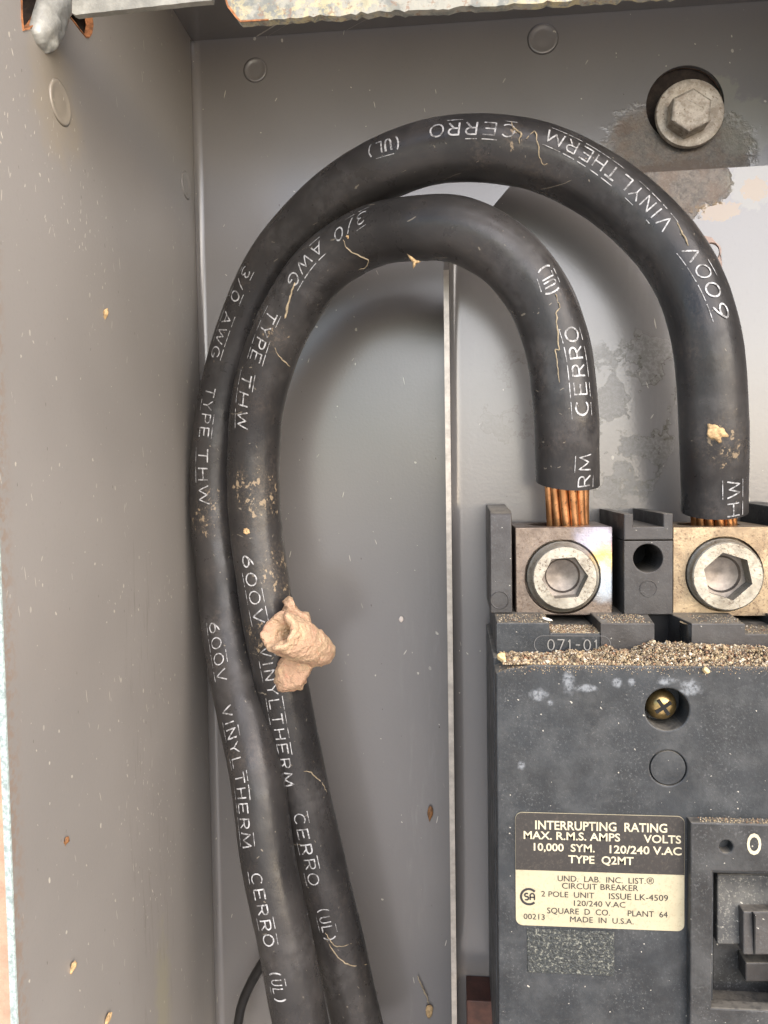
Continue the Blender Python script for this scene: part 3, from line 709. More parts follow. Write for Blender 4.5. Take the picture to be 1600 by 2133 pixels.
def heat(t, c):
    c = t.mix(t.mul(t.blob(W(1245, 1130, 207), 0.0050, 0.3, 300, 0.6), 0.7), c, (0.50, 0.50, 0.62))
    c = t.mix(t.mul(t.blob(W(1259, 1150, 207), 0.0028, 0.3, 300, 0.6), 0.7), c, (0.75, 0.40, 0.28))
    c = t.mix(t.mul(t.blob(W(1256, 1172, 207), 0.0034, 0.25, 300, 0.4), 0.9), c, (0.95, 0.66, 0.16))
    c = t.mix(t.mul(t.blob(W(1258, 1210, 207), 0.0048, 0.3, 300, 0.6), 0.7), c, (0.50, 0.58, 0.66))
    return c
M_lugA = mk_lug('tarnished_lug', (0.23, 0.185, 0.15), (0.145, 0.112, 0.09), heat)
M_lugB = mk_lug('sunlit_lug', (0.42, 0.33, 0.215), (0.27, 0.20, 0.13))  # brighter gold lug metal: warm sunlight put into the colour
M_scr = mk_lug('pale_plated_screw', (0.46, 0.43, 0.36), (0.28, 0.25, 0.20))
M_sock = simple('screw_socket', (0.22, 0.19, 0.165), 0.40, 0.7, 0.3, 260)
M_brass = simple('brassy_screw', (0.42, 0.30, 0.13), 0.28, 0.9, 0.4, 300)
# ------------------------------------------------------------------ breaker
zc = W(1300, 1387, 180).z; zs = W(1200, 1298, 192).z; zn = W(1190, 1320, 192).z
xl = W(1036, 1700, 180).x; xr = W(1690, 1700, 180).x; zb = W(1200, 2330, 180).z
br = empty('circuit_breaker', Vector(((xl+xr)/2, Yd(232), zb)), 'black two-pole circuit breaker with a rating label and two terminal lugs', 'circuit breaker')
sc0, pg0 = W(1390, 1478, 180), W(1392, 1600, 180)
rec = [W(1487, 1819, 180), W(1650, 2112, 180)]
top = [(xl, zc - 0.0020), (xl + 0.003, zc - 0.0009), (xl + 0.0085, zc), (xr, zc), (xr, zb), (xl, zb)]
o = plate('cover', [top, circ(sc0.x, sc0.z, 0.00495, 48), circ(pg0.x, pg0.z, 0.00418, 48), [(rec[0].x, rec[0].z), (rec[1].x, rec[0].z), (rec[1].x, rec[1].z), (rec[0].x, rec[1].z)]], Yd(180), Yd(188), M_pl, br, 0.00035)
lathe('plug', [(0.0, 0.005), (0.00404, 0.005), (0.00404, 0.0003), (0.0039, 0.0), (0.0, 0.0)], Vector((pg0.x, Yd(180.1), pg0.z)), M_pl, br)
box('base', xl - 0.0003, xr, Yd(188.3), Yd(232), zb, zc - 0.0002, M_pl, br, 0.0004)
box('lower_base', xl + 0.001, xr, Yd(232.1), Yd(237.8), zb, zs - 0.02, M_pl, br)
def prism(name, pts, z0, z1, mat, bev=0.0003):
    return plate(name, [[(p[0], p[1]) for p in pts]], z0, z1, mat, br, bev, 'XY')
def xd(px, d): return (px - 949.5)/FPX*d*MM
# stepped ledges in front of the lugs
L0 = xd(1031, 192)
prism('step_block', [(L0, Yd(192)), (xd(1139, 192), Yd(192)), (xd(1139, 192), Yd(232)), (L0, Yd(232))], zc - 0.0001, zs, M_pl)
prism('step_block', [(xd(1243, 192), Yd(192)), (xd(1350, 192), Yd(192)), (xd(1334, 207), Yd(206)), (xd(1334, 207), Yd(232)), (xd(1243, 192), Yd(232))], zc - 0.0001, zs, M_pl2)
prism('step_block', [(xd(1424, 192), Yd(192)), (xd(1528, 192), Yd(192)), (xd(1528, 192), Yd(194)), (xd(1496, 207), Yd(205)), (xd(1496, 207), Yd(232)), (xd(1376, 207), Yd(232)), (xd(1376, 207), Yd(206))], zc - 0.0001, zs, M_pl2)
prism('step_block', [(xd(1640, 192), Yd(192)), (xr, Yd(192)), (xr, Yd(232)), (xd(1640, 192), Yd(232))], zc - 0.0001, zs, M_pl2)
prism('step_floor', [(xd(1139, 192) + .0001, Yd(192.4)), (xd(1243, 192) - .0001, Yd(192.4)), (xd(1243, 192) - .0001, Yd(232)), (xd(1139, 192) + .0001, Yd(232))], zc - 0.0001, zn, M_pl)
prism('step_floor', [(xd(1528, 192) + .0001, Yd(192.4)), (xd(1640, 192) - .0001, Yd(192.4)), (xd(1640, 192) - .0001, Yd(232)), (xd(1528, 192) + .0001, Yd(232))], zc - 0.0001, zn, M_pl2)
# glossy curved guide in the slot
gx, gy = xd(1428, 192), Yd(195.5)
vs, fs = plate_mesh([[(gx + 0.0022*math.cos(a*math.pi/9), gy + 0.0032*math.sin(a*math.pi/9)) for a in range(18)]], zc - 0.0001, zs - 0.0004, 'XY')
from_py('slot_guide', vs, fs, M_gl, br, True, 40)
box('slot_back', xd(1332, 207), xd(1378, 207), Yd(206.2), Yd(208), zc, zs - 0.0003, M_hole_shade, br)  # black block stands in for deep shade at the back of the slot
# outer bar, centre post and right bar between the lugs
def bar(px0, px1, d0, d1, ytop, mat):
    a, b = W(px0, ytop, d0), W(px1, ytop, d0)
    pts = [(Yd(d0), zs), (Yd(d0), a.z - 0.0022), (Yd(d0) + 0.0006, a.z - 0.0008), (Yd(d0) + 0.0020, a.z), (Yd(d1), a.z + 0.0008), (Yd(d1), zs)]
    vs = [(a.x, y, z) for y, z in pts] + [(b.x, y, z) for y, z in pts]; n = len(pts)
    fs = [tuple(range(n)), tuple(range(n, 2*n))] + [(i, (i+1) % n, n+(i+1) % n, n+i) for i in range(n)]
    return bevel(from_py('side_bar', vs, fs, mat, br), 0.0004)
bar(1020, 1066, 205, 231, 1064, M_pl2)
bar(1640, 1690, 205, 237, 1060, M_pl)
e = W(1041, 1250, 205)
lathe('moulding_mark', [(0.00245, 0.0002), (0.00245, -0.0001), (0.0023, -0.00020), (0.0021, -0.00005), (0.0001, -0.00005)], Vector((e.x, e.y, e.z)), M_pl2, br)
a, b = W(1300, 1071, 204), W(1402, 1124, 204); n0, n1 = W(1319, 1098, 204), W(1382, 1098, 204)
zl = W(1350, 1127, 204).z
plate('centre_post_top', [[(a.x, zl + 0.0003), (b.x, zl + 0.0003), (b.x, a.z), (n1.x, a.z), (n1.x, n0.z), (n0.x, n0.z), (n0.x, a.z), (a.x, a.z)]], Yd(204), Yd(237.6), M_pl2, br, 0.0003)
h0 = W(1350, 1163, 204)
plate('centre_post', [[(a.x, zs), (b.x, zs), (b.x, zl), (a.x, zl)], circ(h0.x, h0.z, 0.00375, 40)], Yd(204), Yd(237.6), M_pl2, br, 0.0002)
lathe('post_hole_end', [(0.0, 0.0), (0.0037, 0.0), (0.0037, 0.001), (0.0, 0.001)], Vector((h0.x, Yd(222), h0.z)), M_hole_shade, br)  # black cap added to keep light out of the hole
e = W(1351, 1226, 204)
lathe('moulding_mark', [(0.0023, 0.0001), (0.0022, -0.00016), (0.0020, -0.00016), (0.0019, -0.00005), (0.0001, -0.00005)], e, M_pl2, br)
# lugs
def lug(px0, px1, sx, sy, ang, mat, rim, hexr):
    A, B = W(px0, 1099, 207), W(px1, 1099, 207); z0 = zs - 0.0008; z1 = A.z; C = W(sx, sy, 207)
    v1, f1 = plate_mesh([[(A.x, z0), (B.x, z0), (B.x, z1), (A.x, z1)], circ(C.x, C.z, 0.0099, 48)], Yd(207), Yd(210))
    xc = (A.x + B.x)/2
    v2, f2 = plate_mesh([[(A.x, Yd(210)), (B.x, Yd(210)), (B.x, Yd(232)), (A.x, Yd(232))], circ(xc, Yd(219.5), 0.0082, 40)], z0, z1, 'XY')
    o = from_py('terminal_lug', v1 + v2, f1 + [tuple(i + len(v1) for i in f) for f in f2], mat, br)
    bevel(o, 0.0006)
    F = W(sx + rim[0], sy + rim[1], 203.4); r0 = rim[2]
    def ringp(r, d): return [(C.x*(d-203.4)/6.6 + F.x*(210-d)/6.6 + r*math.cos(2*math.pi*i/56), Yd(d), C.z*(d-203.4)/6.6 + F.z*(210-d)/6.6 + r*math.sin(2*math.pi*i/56)) for i in range(56)]
    vs = []; fs = []; prof = [(0.0094, 210), (0.0094, 207.6), (0.0090, 207.2), (0.0094, 206.8), (0.0089, 206.3), (0.0093, 205.9), (0.0088, 205.2), (0.0086, 204.4), (r0 + 0.0003, 203.7), (r0, 203.4)]
    for r, d in prof: vs += ringp(r, d)
    for k in range(len(prof)-1):
        for i in range(56): fs.append((k*56+i, k*56+(i+1) % 56, (k+1)*56+(i+1) % 56, (k+1)*56+i))
    s = from_py('set_screw', vs, fs, M_scr, o, True, 50)
    hx_ = [(F.x + hexr*math.cos(math.radians(ang+60*i)), F.z + hexr*math.sin(math.radians(ang+60*i))) for i in range(6)]
    hl = []
    for i in range(6):
        p, q = hx_[i], hx_[(i+1) % 6]
        for k in range(5): hl.append((p[0]+(q[0]-p[0])*k/5, p[1]+(q[1]-p[1])*k/5))
    v3, f3 = plate_mesh([circ(F.x, F.z, r0, 56), hl], Yd(203.4), Yd(209.5))
    pl = bevel(from_py('screw_face', v3, f3, M_scr, br), 0.0002); pl.parent = o
    lathe('screw_socket', [(hexr*1.02, 0.002), (hexr*1.02, 0.0), (hexr*0.78, 0.0002), (hexr*0.70, 0.0009), (0.0008, 0.0016), (0.0, 0.0016)], Vector((F.x, Yd(208.0), F.z)), M_sock, o)
    return o
lug(1073, 1276, 1172, 1202, 4, M_lugA, (5, 2, 0.0081), 0.0060)
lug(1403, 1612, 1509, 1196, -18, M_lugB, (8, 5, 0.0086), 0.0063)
# recessed cross-head screw in the cover
h = W(1379, 1470, 184)
prof = [(0.0, 0.0)] if 0 else []
o = lathe('cover_screw', [(0.0036, 0.003), (0.0036, 0.0010), (0.0033, 0.0), (0.0026, -0.0008), (0.0016, -0.0013), (0.0008, -0.0014), (0.0, -0.0014)], h, M_brass, br, 32)
for k in range(2):
    a = math.radians(35 + 90*k); ux, uz = math.cos(a), math.sin(a); L, w = 0.0021, 0.00042
    pts = [(h.x + ux*L*sx_ - uz*w*sy_, h.z + uz*L*sx_ + ux*w*sy_) for sx_, sy_ in ((-1, -1), (1, -1), (1, 1), (-1, 1))]
    plate('cross_slot', [pts], h.y - 0.00150 - k*0.00002, h.y + 0.0005, M_hole_shade, o)  # flat black bars stand in for the shade in the driver recess
# raised number on the step face
F = W(1190, 1343, 191.85)
vs, fs = [], []
x = W(1141, 1343, 192).x
def fl(u, v): return (u, Yd(191.88), v)
zbase = W(1190, 1354, 192).z; hh = 0.0026
for ch in '071-01':
    w = {'1': .0011, '-': .0013}.get(ch, .0016)
    for st in GL[ch]: ribbon(dens([(x + p[0]*w, zbase + p[1]*hh) for p in st], 0.0002), 0.00026, fl, vs, fs)
    x += w + 0.0008
from_py('moulded_number', vs, fs, simple('pale_worn_plastic', (0.24, 0.23, 0.21), 0.6), br)
vs, fs = [], []
a, b = W(1113, 1324, 192), W(1272, 1361, 192); st = rrect(a.x, b.z, b.x, a.z, 0.0021); st.append(st[0])
ribbon(dens(st, 0.0003), 0.00016, fl, vs, fs)
from_py('number_outline', vs, fs, simple('worn_plastic_line', (0.13, 0.125, 0.12), 0.6), br)
# ------------------------------------------------------------------ label
def mk_label(name, base, spot):
    t = NT(name); n = t.noise(90, 5, 0.65)
    c = t.mix(t.ramp(n, 0.3, 0.7), tuple(v*0.9 for v in base), tuple(min(1, v*1.07) for v in base))
    c = t.mix(t.mul(t.ramp(t.noise(1300, 5, 0.75), 0.5, 0.68), 0.4), c, spot)
    t.bump(t.noise(1500, 3, 0.6), 0.08, 0.0002)
    return t.fin(c, 0.5)
M_cream = mk_label('cream_label', (0.46, 0.405, 0.27), (0.30, 0.24, 0.15)); M_band = mk_label('dark_label_band', (0.030, 0.026, 0.023), (0.09, 0.075, 0.06))
M_tc = simple('cream_print', (0.56, 0.50, 0.35), 0.5, 0, 0.1); M_td = simple('dark_print', (0.022, 0.02, 0.022), 0.5, 0, 0.15)
lt, lb = W(1073, 1691, 180), W(1425, 1939, 180)
lab = plate('rating_label', [rrect(lt.x, lb.z, lb.x, lt.z, 0.0016)], Yd(179.75), Yd(180.02), M_cream, br)
zm = W(1250, 1816, 180).z
bd = [p for p in rrect(lt.x + .00005, lb.z, lb.x - .00005, lt.z - .00005, 0.0016) if p[1] > zm]
bd = [(lb.x - .00005, zm)] + bd + [(lt.x + .00005, zm)]
plate('label_band', [bd], Yd(179.70), Yd(179.76), M_band, lab)
def text(name, s, x0p, x1p, yb, cap, mat, parent, d=179.66, off=0.012, yoff=None):
    cu = bpy.data.curves.new('t', 'FONT'); cu.body = s; cu.size = 1; cu.offset = off; cu.resolution_u = 3
    ob = bpy.data.objects.new('t', cu); COL.objects.link(ob)
    dg = bpy.context.evaluated_depsgraph_get(); me = bpy.data.meshes.new_from_object(ob.evaluated_get(dg))
    bpy.data.objects.remove(ob); bpy.data.curves.remove(cu)
    A, B = W(x0p, yb, d), W(x1p, yb, d)
    xs = [v.co.x for v in me.vertices]; mn, mx = min(xs), max(xs)
    caph = 0.70; k = cap/FPX*d*MM/caph
    for v in me.vertices: v.co = (A.x + (v.co.x - mn)/(mx - mn)*(B.x - A.x), Yd(d), A.z + v.co.y*k)
    return link(name, me, mat, parent)
for (s, x0_, x1_, yb, cap, m_) in (
    ('INTERRUPTING  RATING', 1115, 1390, 1727, 18.5, M_tc), ('MAX. R.M.S. AMPS', 1091, 1292, 1747, 16.5, M_tc), ('VOLTS', 1341, 1419, 1755, 16.5, M_tc),
    ('10,000  SYM.', 1112, 1239, 1771.5, 16, M_tc), ('120/240 V.AC', 1270, 1420, 1777, 16.5, M_tc), ('TYPE  Q2MT', 1184, 1320, 1797.5, 16.5, M_tc),
    ('UND.  LAB.  INC.  LIST.', 1162, 1345, 1835.5, 12.5, M_td), ('CIRCUIT BREAKER', 1171, 1330, 1851, 12.5, M_td), ('2 POLE  UNIT', 1128, 1238, 1867.5, 12, M_td),
    ('ISSUE LK-4509', 1269, 1392, 1873, 13, M_td), ('120/240 V.AC', 1196, 1303, 1887, 12, M_td), ('SQUARE  D  CO.', 1140, 1271, 1902.5, 12.5, M_td),
    ('PLANT  64', 1308, 1391, 1908.5, 12.5, M_td), ('00213', 1091, 1135, 1914.5, 12, M_td), ('MADE  IN  U.S.A.', 1188, 1320, 1920.5, 12, M_td)):
    text('label_lettering', s, x0_, x1_, yb, cap, m_, lab, off=0.018 if m_ is M_tc else 0.0)
# ring marks: registered sign and the open C round SA
vs, fs = [], []
def flab(u, v): return (u, Yd(179.66), v)
C = W(1355, 1835, 179.66)
ribbon([(C.x + .00075*math.cos(a*math.pi/12), C.z + .00075*math.sin(a*math.pi/12)) for a in range(25)], 0.00013, flab, vs, fs)
for st in GL['R']: ribbon([(C.x - .00028 + p[0]*.0006, C.z - .0004 + p[1]*.0008) for p in st], 0.00014, flab, vs, fs)
from_py('registered_mark', vs, fs, M_td, lab)
vs, fs = [], []
C = W(1102, 1868, 179.66)
ribbon([(C.x + .00185*math.cos(math.radians(a)), C.z + .00185*math.sin(math.radians(a))) for a in range(42, 320, 8)], 0.00052, flab, vs, fs)
S_ = arc(.5, .74, .42, .26, 40, 270, 9) + arc(.5, .26, .44, .26, 90, -140, 9)
ribbon([(C.x - .00105 + p[0]*.0010, C.z - .0008 + p[1]*.0016) for p in S_], 0.00036, flab, vs, fs)
A_ = [[(0, 0), (0, .6)] + arc(.5, .6, .5, .4, 180, 0, 8) + [(1, 0)], [(0, .42), (1, .42)]]
for st in A_: ribbon([(C.x + .00030 + p[0]*.0010, C.z - .0008 + p[1]*.0016) for p in st], 0.00034, flab, vs, fs)
from_py('ring_logo', vs, fs, M_td, lab)
# pebbled patch under the label
def mk_pebble():
    t = NT('pebbled_plastic'); n = t.voro(1500, feature='SMOOTH_F1'); n2 = t.noise(1500, 5, 0.75)
    c = t.mix(t.ramp(n2, 0.52, 0.66), (0.030, 0.034, 0.033), (0.21, 0.21, 0.17))
    t.bump(t.noise(1100, 4, 0.7), 0.9, 0.0008); return t.fin(c, 0.45)
M_peb = mk_pebble()
M_peb2 = mk_plastic('dust_caked_handle', (0.05, 0.05, 0.048), 1.0, (0.22, 0.21, 0.18), 0.7)
pbox('pebbled_patch', 1098, 1934, 1280, 2034, 179.8, 181, M_peb, br, 0.0002)
# ------------------------------------------------------------------ switch housing
H0, H1 = W(1439, 1713, 177.2), W(1690, 2330, 177.2)
R0, R1 = W(1484, 1815, 177.2), W(1650, 2108, 177.2)
hh0 = W(1513, 1764, 177.2)
sw = plate('switch_housing', [[(H0.x, H1.z), (H1.x, H1.z), (H1.x, H0.z), (H0.x, H0.z)], [(R0.x, R1.z), (R1.x, R1.z), (R1.x, R0.z), (R0.x, R0.z)], circ(hh0.x, hh0.z, 0.00148, 24)], Yd(177.2), Yd(179.98), M_pl3, br, 0.00035)
text('housing_lettering', 'O', 1556, 1586, 1779, 43, M_tc, sw, 177.1, 0.02)
# well and handle
pbox('well_floor', 1487, 1819, 1650, 2112, 187.2, 188.2, M_pl3, br, 0)
def slant(name, px0, py0, px1, py1, dt, db, dback, mat):
    a, b = W(px0, py0, dt), W(px1, py0, dt); c, e = W(px0, py1, db), W(px1, py1, db); z = lambda p, y: (p.x, y, p.z)
    vs = [z(a, Yd(dt)), z(b, Yd(dt)), z(e, Yd(db)), z(c, Yd(db)), z(a, Yd(dback)), z(b, Yd(dback)), z(e, Yd(dback)), z(c, Yd(dback))]
    return bevel(from_py(name, vs, [(0, 1, 2, 3), (4, 5, 6, 7), (0, 1, 5, 4), (1, 2, 6, 5), (2, 3, 7, 6), (3, 0, 4, 7)], mat, br), 0.0004)
slant('handle', 1494, 1822, 1648, 1968, 183.5, 180.0, 187.3, M_peb2)
slant('handle_grip', 1548, 1899, 1648, 1990, 179.0, 177.6, 186, M_pl2)
box('grip_groove', W(1571, 1900, 178).x - .00015, W(1571, 1900, 178).x + .00015, Yd(177.4), Yd(179.5), W(1571, 1985, 178).z, W(1571, 1905, 178).z, M_hole_shade, br)
slant('handle_foot', 1553, 2006, 1648, 2046, 182.0, 182.5, 187.3, M_pl2)
# ------------------------------------------------------------------ grit on the breaker
def mk_grit():
    t = NT('sandy_grit'); g = t.n.new('ShaderNodeNewGeometry'); rnd = g.outputs['Random Per Island']
    cr = t.n.new('ShaderNodeValToRGB'); t.t.links.new(rnd, cr.inputs[0]); e = cr.color_ramp; e.interpolation = 'CONSTANT'
    cols = [(0.0, (0.36, 0.27, 0.16)), (0.22, (0.50, 0.38, 0.22)), (0.42, (0.20, 0.14, 0.09)), (0.58, (0.10, 0.07, 0.05)), (0.70, (0.54, 0.45, 0.31)), (0.84, (0.28, 0.15, 0.08)), (0.94, (0.70, 0.63, 0.50))]
    e.elements[0].color = (*cols[0][1], 1); e.elements[1].position = cols[1][0]; e.elements[1].color = (*cols[1][1], 1)
    for p, c in cols[2:]: k = e.elements.new(p); k.color = (*c, 1)
    return t.fin(cr.outputs[0], 0.85)
M_grit = mk_grit()
def grain(vs, fs, c, r, rnd):
    b = len(vs); q = [(1, 0, 0), (-1, 0, 0), (0, 1, 0), (0, -1, 0), (0, 0, 1), (0, 0, -1)]
    rot = Matrix.Rotation(rnd.uniform(0, 6.28), 3, Vector((rnd.uniform(-1, 1), rnd.uniform(-1, 1), rnd.uniform(-1, 1))).normalized())
    for p in q: vs.append(c + rot @ (Vector(p)*r*rnd.uniform(.65, 1.3)))
    for f in ((0, 2, 4), (2, 1, 4), (1, 3, 4), (3, 0, 4), (2, 0, 5), (1, 2, 5), (3, 1, 5), (0, 3, 5)): fs.append(tuple(b+i for i in f))
rnd = random.Random(21)
vs, fs = [], []
def heap(x, d):
    px = 949.5 + x/MM*FPX/d
    h = 0.35 + 2.1*max(0, min(1, (px-1130)/260)) + 0.9*math.exp(-((px-1380)/45)**2) + 1.3*noise.noise(Vector((px*0.022, d*0.12, 0))) + 0.6*noise.noise(Vector((px*0.07, d*0.4, 3)))
    back = max(0.0, min(1.0, (d-180.2)/6.0))
    if px < 1130: h *= 0.6 + 0.4*(px-1036)/94
    return max(0.08, h*back)*MM
for i in range(12500):
    x = xd(rnd.uniform(1040, 1690), 186); d = rnd.uniform(180.4, 191.9)
    hgt = heap(x, d); r = rnd.choice((0.13, 0.16, 0.2, 0.24, 0.3, 0.44))*MM*rnd.uniform(.7, 1.15)
    q = rnd.random()
    if q < 0.02: r *= 1.9
    elif q < 0.5: r *= 0.55
    z = zc + (hgt - r*rnd.uniform(0, 1.0) if rnd.random() < 0.75 else rnd.uniform(0, 1)*hgt)
    grain(vs, fs, Vector((x, Yd(d), max(zc + r*0.5, z))), r, rnd)
for i in range(700):                                      # spill and dust clinging to the face just below
    px = rnd.uniform(1040, 1680); py = 1388 + abs(rnd.gauss(0, 7 + 5*noise.noise(Vector((px*.03, 0, 0))))); r = rnd.uniform(.05, .16)*MM
    p = W(px, py, 180); grain(vs, fs, Vector((p.x, Yd(180) - r*.3, p.z)), r, rnd)
for i in range(26):                                       # clods
    x = xd(rnd.uniform(1060, 1680), 186); d = rnd.uniform(183, 190.5); r = rnd.uniform(.55, .95)*MM; c0 = Vector((x, Yd(d), zc + heap(x, d)))
    for k in range(9): grain(vs, fs, c0 + Vector((rnd.uniform(-1, 1), rnd.uniform(-1, 1), rnd.uniform(-.4, .8)))*r*.6, r*.5, rnd)
for i in range(500):                                      # slot between the steps
    d = rnd.uniform(192, 203); x = xd(rnd.uniform(1352, 1412), 196); r = rnd.uniform(.12, .34)*MM
    grain(vs, fs, Vector((x, Yd(d), zc + r*.5 + max(0, (3.0 - (d-192)*0.35))*MM*rnd.random())), r, rnd)
tag(from_py('grit', vs, fs, M_grit), 'sandy grit heaped along the ledge below the lugs', kind='stuff', cat='grit')
vs, fs = [], []
for i in range(2300):                                     # loose dirt on steps, notches and tops
    k = rnd.random()
    if k < .50: x = xd(rnd.uniform(1141, 1241), 196); d = rnd.uniform(192.8, 203); z = zn; r = rnd.uniform(.08, .26)
    elif k < .66: x = xd(rnd.uniform(1034, 1137), 196); d = rnd.uniform(192.4, 204); z = zs; r = rnd.uniform(.05, .17)
    elif k < .80: x = xd(rnd.uniform(1246, 1335), 196); d = rnd.uniform(192.4, 204); z = zs; r = rnd.uniform(.06, .20)
    elif k < .90: x = xd(rnd.uniform(1428, 1520), 196); d = rnd.uniform(192.4, 204); z = zs; r = rnd.uniform(.05, .16)
    else: x = xd(rnd.uniform(1530, 1636), 196); d = rnd.uniform(193, 203); z = zn; r = rnd.uniform(.08, .28)
    grain(vs, fs, Vector((x, Yd(d), z + r*.3*MM)), r*MM, rnd)
for i in range(420):
    r = rnd.uniform(.06, .20)*MM; x = xd(rnd.uniform(1442, 1680), 178); grain(vs, fs, Vector((x, Yd(rnd.uniform(177.5, 180)), H0.z + r*.4)), r, rnd)
for i in range(130):
    r = rnd.uniform(.06, .16)*MM; px, py = rnd.uniform(1490, 1640), rnd.uniform(1826, 1838); p = W(px, py, 185.0); grain(vs, fs, p, r, rnd)
M_dirt = mk_grit(); M_dirt.name = 'loose_dirt'
tag(from_py('loose_dirt', vs, fs, M_dirt), 'loose crumbs of dirt scattered on the breaker steps', kind='stuff', cat='dirt')
for (px, py, d, r, lab_) in ((1046, 1368, 184, 1.05, 'large yellow crumb at the left end of the grit ledge'), (1471, 1396, 179.6, 0.75, 'small crumb fallen just below the grit ledge')):
    bm = bmesh.new(); bmesh.ops.create_icosphere(bm, subdivisions=3, radius=r*MM)
    for v in bm.verts: v.co *= 1 + 0.5*noise.noise(v.co*1400) + 0.2*noise.noise(v.co*3500)
    P = W(px, py, d); bmesh.ops.translate(bm, vec=P, verts=bm.verts)
    tag(from_bm('crumb', bm, simple('yellow_crumb', (0.70, 0.52, 0.26), 0.9, 0, 0.25, 900, bump=0.5), None, True), lab_, 'crumb')
# ------------------------------------------------------------------ mud nest on the inner cable
def mk_clay():
    t = NT('dry_clay'); n = t.ramp(t.noise(120, 5, 0.6), 0.35, 0.66)
    c = t.mix(n, (0.50, 0.32, 0.215), (0.55, 0.40, 0.25))
    c = t.mix(t.mul(t.ramp(t.noise(420, 5, 0.7), 0.52, 0.7), 0.55), c, (0.60, 0.30, 0.20))
    c = t.mix(t.mul(t.speck(900, 0.2, 0.12), 0.5), c, (0.28, 0.17, 0.09))
    t.bump(t.noise(650, 6, 0.7), 0.9, 0.0010); t.bump(t.noise(2200, 3, 0.6), 0.25, 0.0002)
    return t.fin(c, 0.9, 0, 0.25)
M_clay = mk_clay()
def nest():
    A, B = W(592, 1321, 225.0), W(688, 1364, 243); ax = (B - A); L = ax.length; ax.normalize()
    e1 = ax.cross(Vector((0, 0, 1))).normalized(); e2 = e1.cross(ax)
    prof = [(1.03, 0.3), (1.0, 1.9), (.93, 3.4), (.8, 4.8), (.6, 5.7), (.4, 6.2), (.2, 6.4), (.05, 6.2), (-.06, 6.3), (-.13, 6.2), (-.15, 5.2), (-.10, 3.9), (-.02, 2.7), (.1, 2.3), (.3, 2.2), (.55, 2.0), (.66, 0.3)]
    vs, fs = [], []; n = 40
    for (t, r) in prof:
        for i in range(n):
            a = 2*math.pi*i/n; w = noise.noise(Vector((math.cos(a)*1.6, math.sin(a)*1.6, t*3)))
            ed = max(0, min(1, (0.25 - t)/0.35))
            tt = t + ed*0.09*noise.noise(Vector((math.cos(a)*1.8, math.sin(a)*1.8, 9)))
            vs.append(A + ax*(tt*L) + (e1*math.cos(a) + e2*math.sin(a))*(r*(1 + 0.10*w))*MM)
    for k in range(len(prof)-1):
        for i in range(n): j = (i+1) % n; fs.append((k*n+i, k*n+j, (k+1)*n+j, (k+1)*n+i))
    fs.append(tuple(range(n))); fs.append(tuple((len(prof)-1)*n+i for i in range(n)))
    def flap(pts, d0, d1):
        l = []
        for i in range(len(pts)):
            a, b = pts[i], pts[(i+1) % len(pts)]; m = max(1, int(math.hypot(b[0]-a[0], b[1]-a[1])/7))
            for k in range(m): l.append((a[0]+(b[0]-a[0])*k/m + random.uniform(-3, 3), a[1]+(b[1]-a[1])*k/m + random.uniform(-3, 3)))
        b0 = len(vs); q = len(l); cx = sum(p[0] for p in l)/q; cy = sum(p[1] for p in l)/q
        rows = [(1.0, d1), (1.0, (d0*0.35+d1*0.65)), (.93, d0 + (d1-d0)*.25), (.8, d0 + (d1-d0)*.05), (.5, d0)]
        for k, d in rows:
            for p in l: vs.append(W(cx + (p[0]-cx)*k, cy + (p[1]-cy)*k, d))
        for k in range(len(rows)-1):
            for i in range(q): j = (i+1) % q; fs.append((b0+k*q+i, b0+k*q+j, b0+(k+1)*q+j, b0+(k+1)*q+i))
        fs.append(tuple(b0+i for i in range(q))); fs.append(tuple(b0+(len(rows)-1)*q+i for i in range(q)))
    flap([(585, 1282), (590, 1262), (592, 1250), (603, 1243), (611, 1248), (614, 1257), (628, 1270), (643, 1278), (646, 1296), (655, 1305), (650, 1335), (610, 1320)], 235.5, 241)
    flap([(592, 1362), (578, 1380), (571, 1400), (569, 1422), (576, 1436), (592, 1440), (612, 1438), (630, 1434), (638, 1420), (643, 1404), (654, 1392), (678, 1382), (668, 1366), (630, 1345)], 235.5, 241)
    o = from_py('mud_nest', vs, fs, M_clay, None, True)
    rm = o.modifiers.new('remesh', 'REMESH'); rm.mode = 'VOXEL'; rm.voxel_size = 0.00030; rm.use_smooth_shade = True
    sm = o.modifiers.new('smooth', 'SMOOTH'); sm.factor = 0.5; sm.iterations = 3
    tx = bpy.data.textures.new('lump', 'CLOUDS'); tx.noise_scale = 0.0026; tx.noise_depth = 3
    dp = o.modifiers.new('lump', 'DISPLACE'); dp.texture = tx; dp.strength = 0.0012; dp.mid_level = 0.5; dp.texture_coords = 'GLOBAL'
    return tag(o, 'pinkish clay tube nest with an open mouth stuck on the inner cable', 'mud nest')
nest()
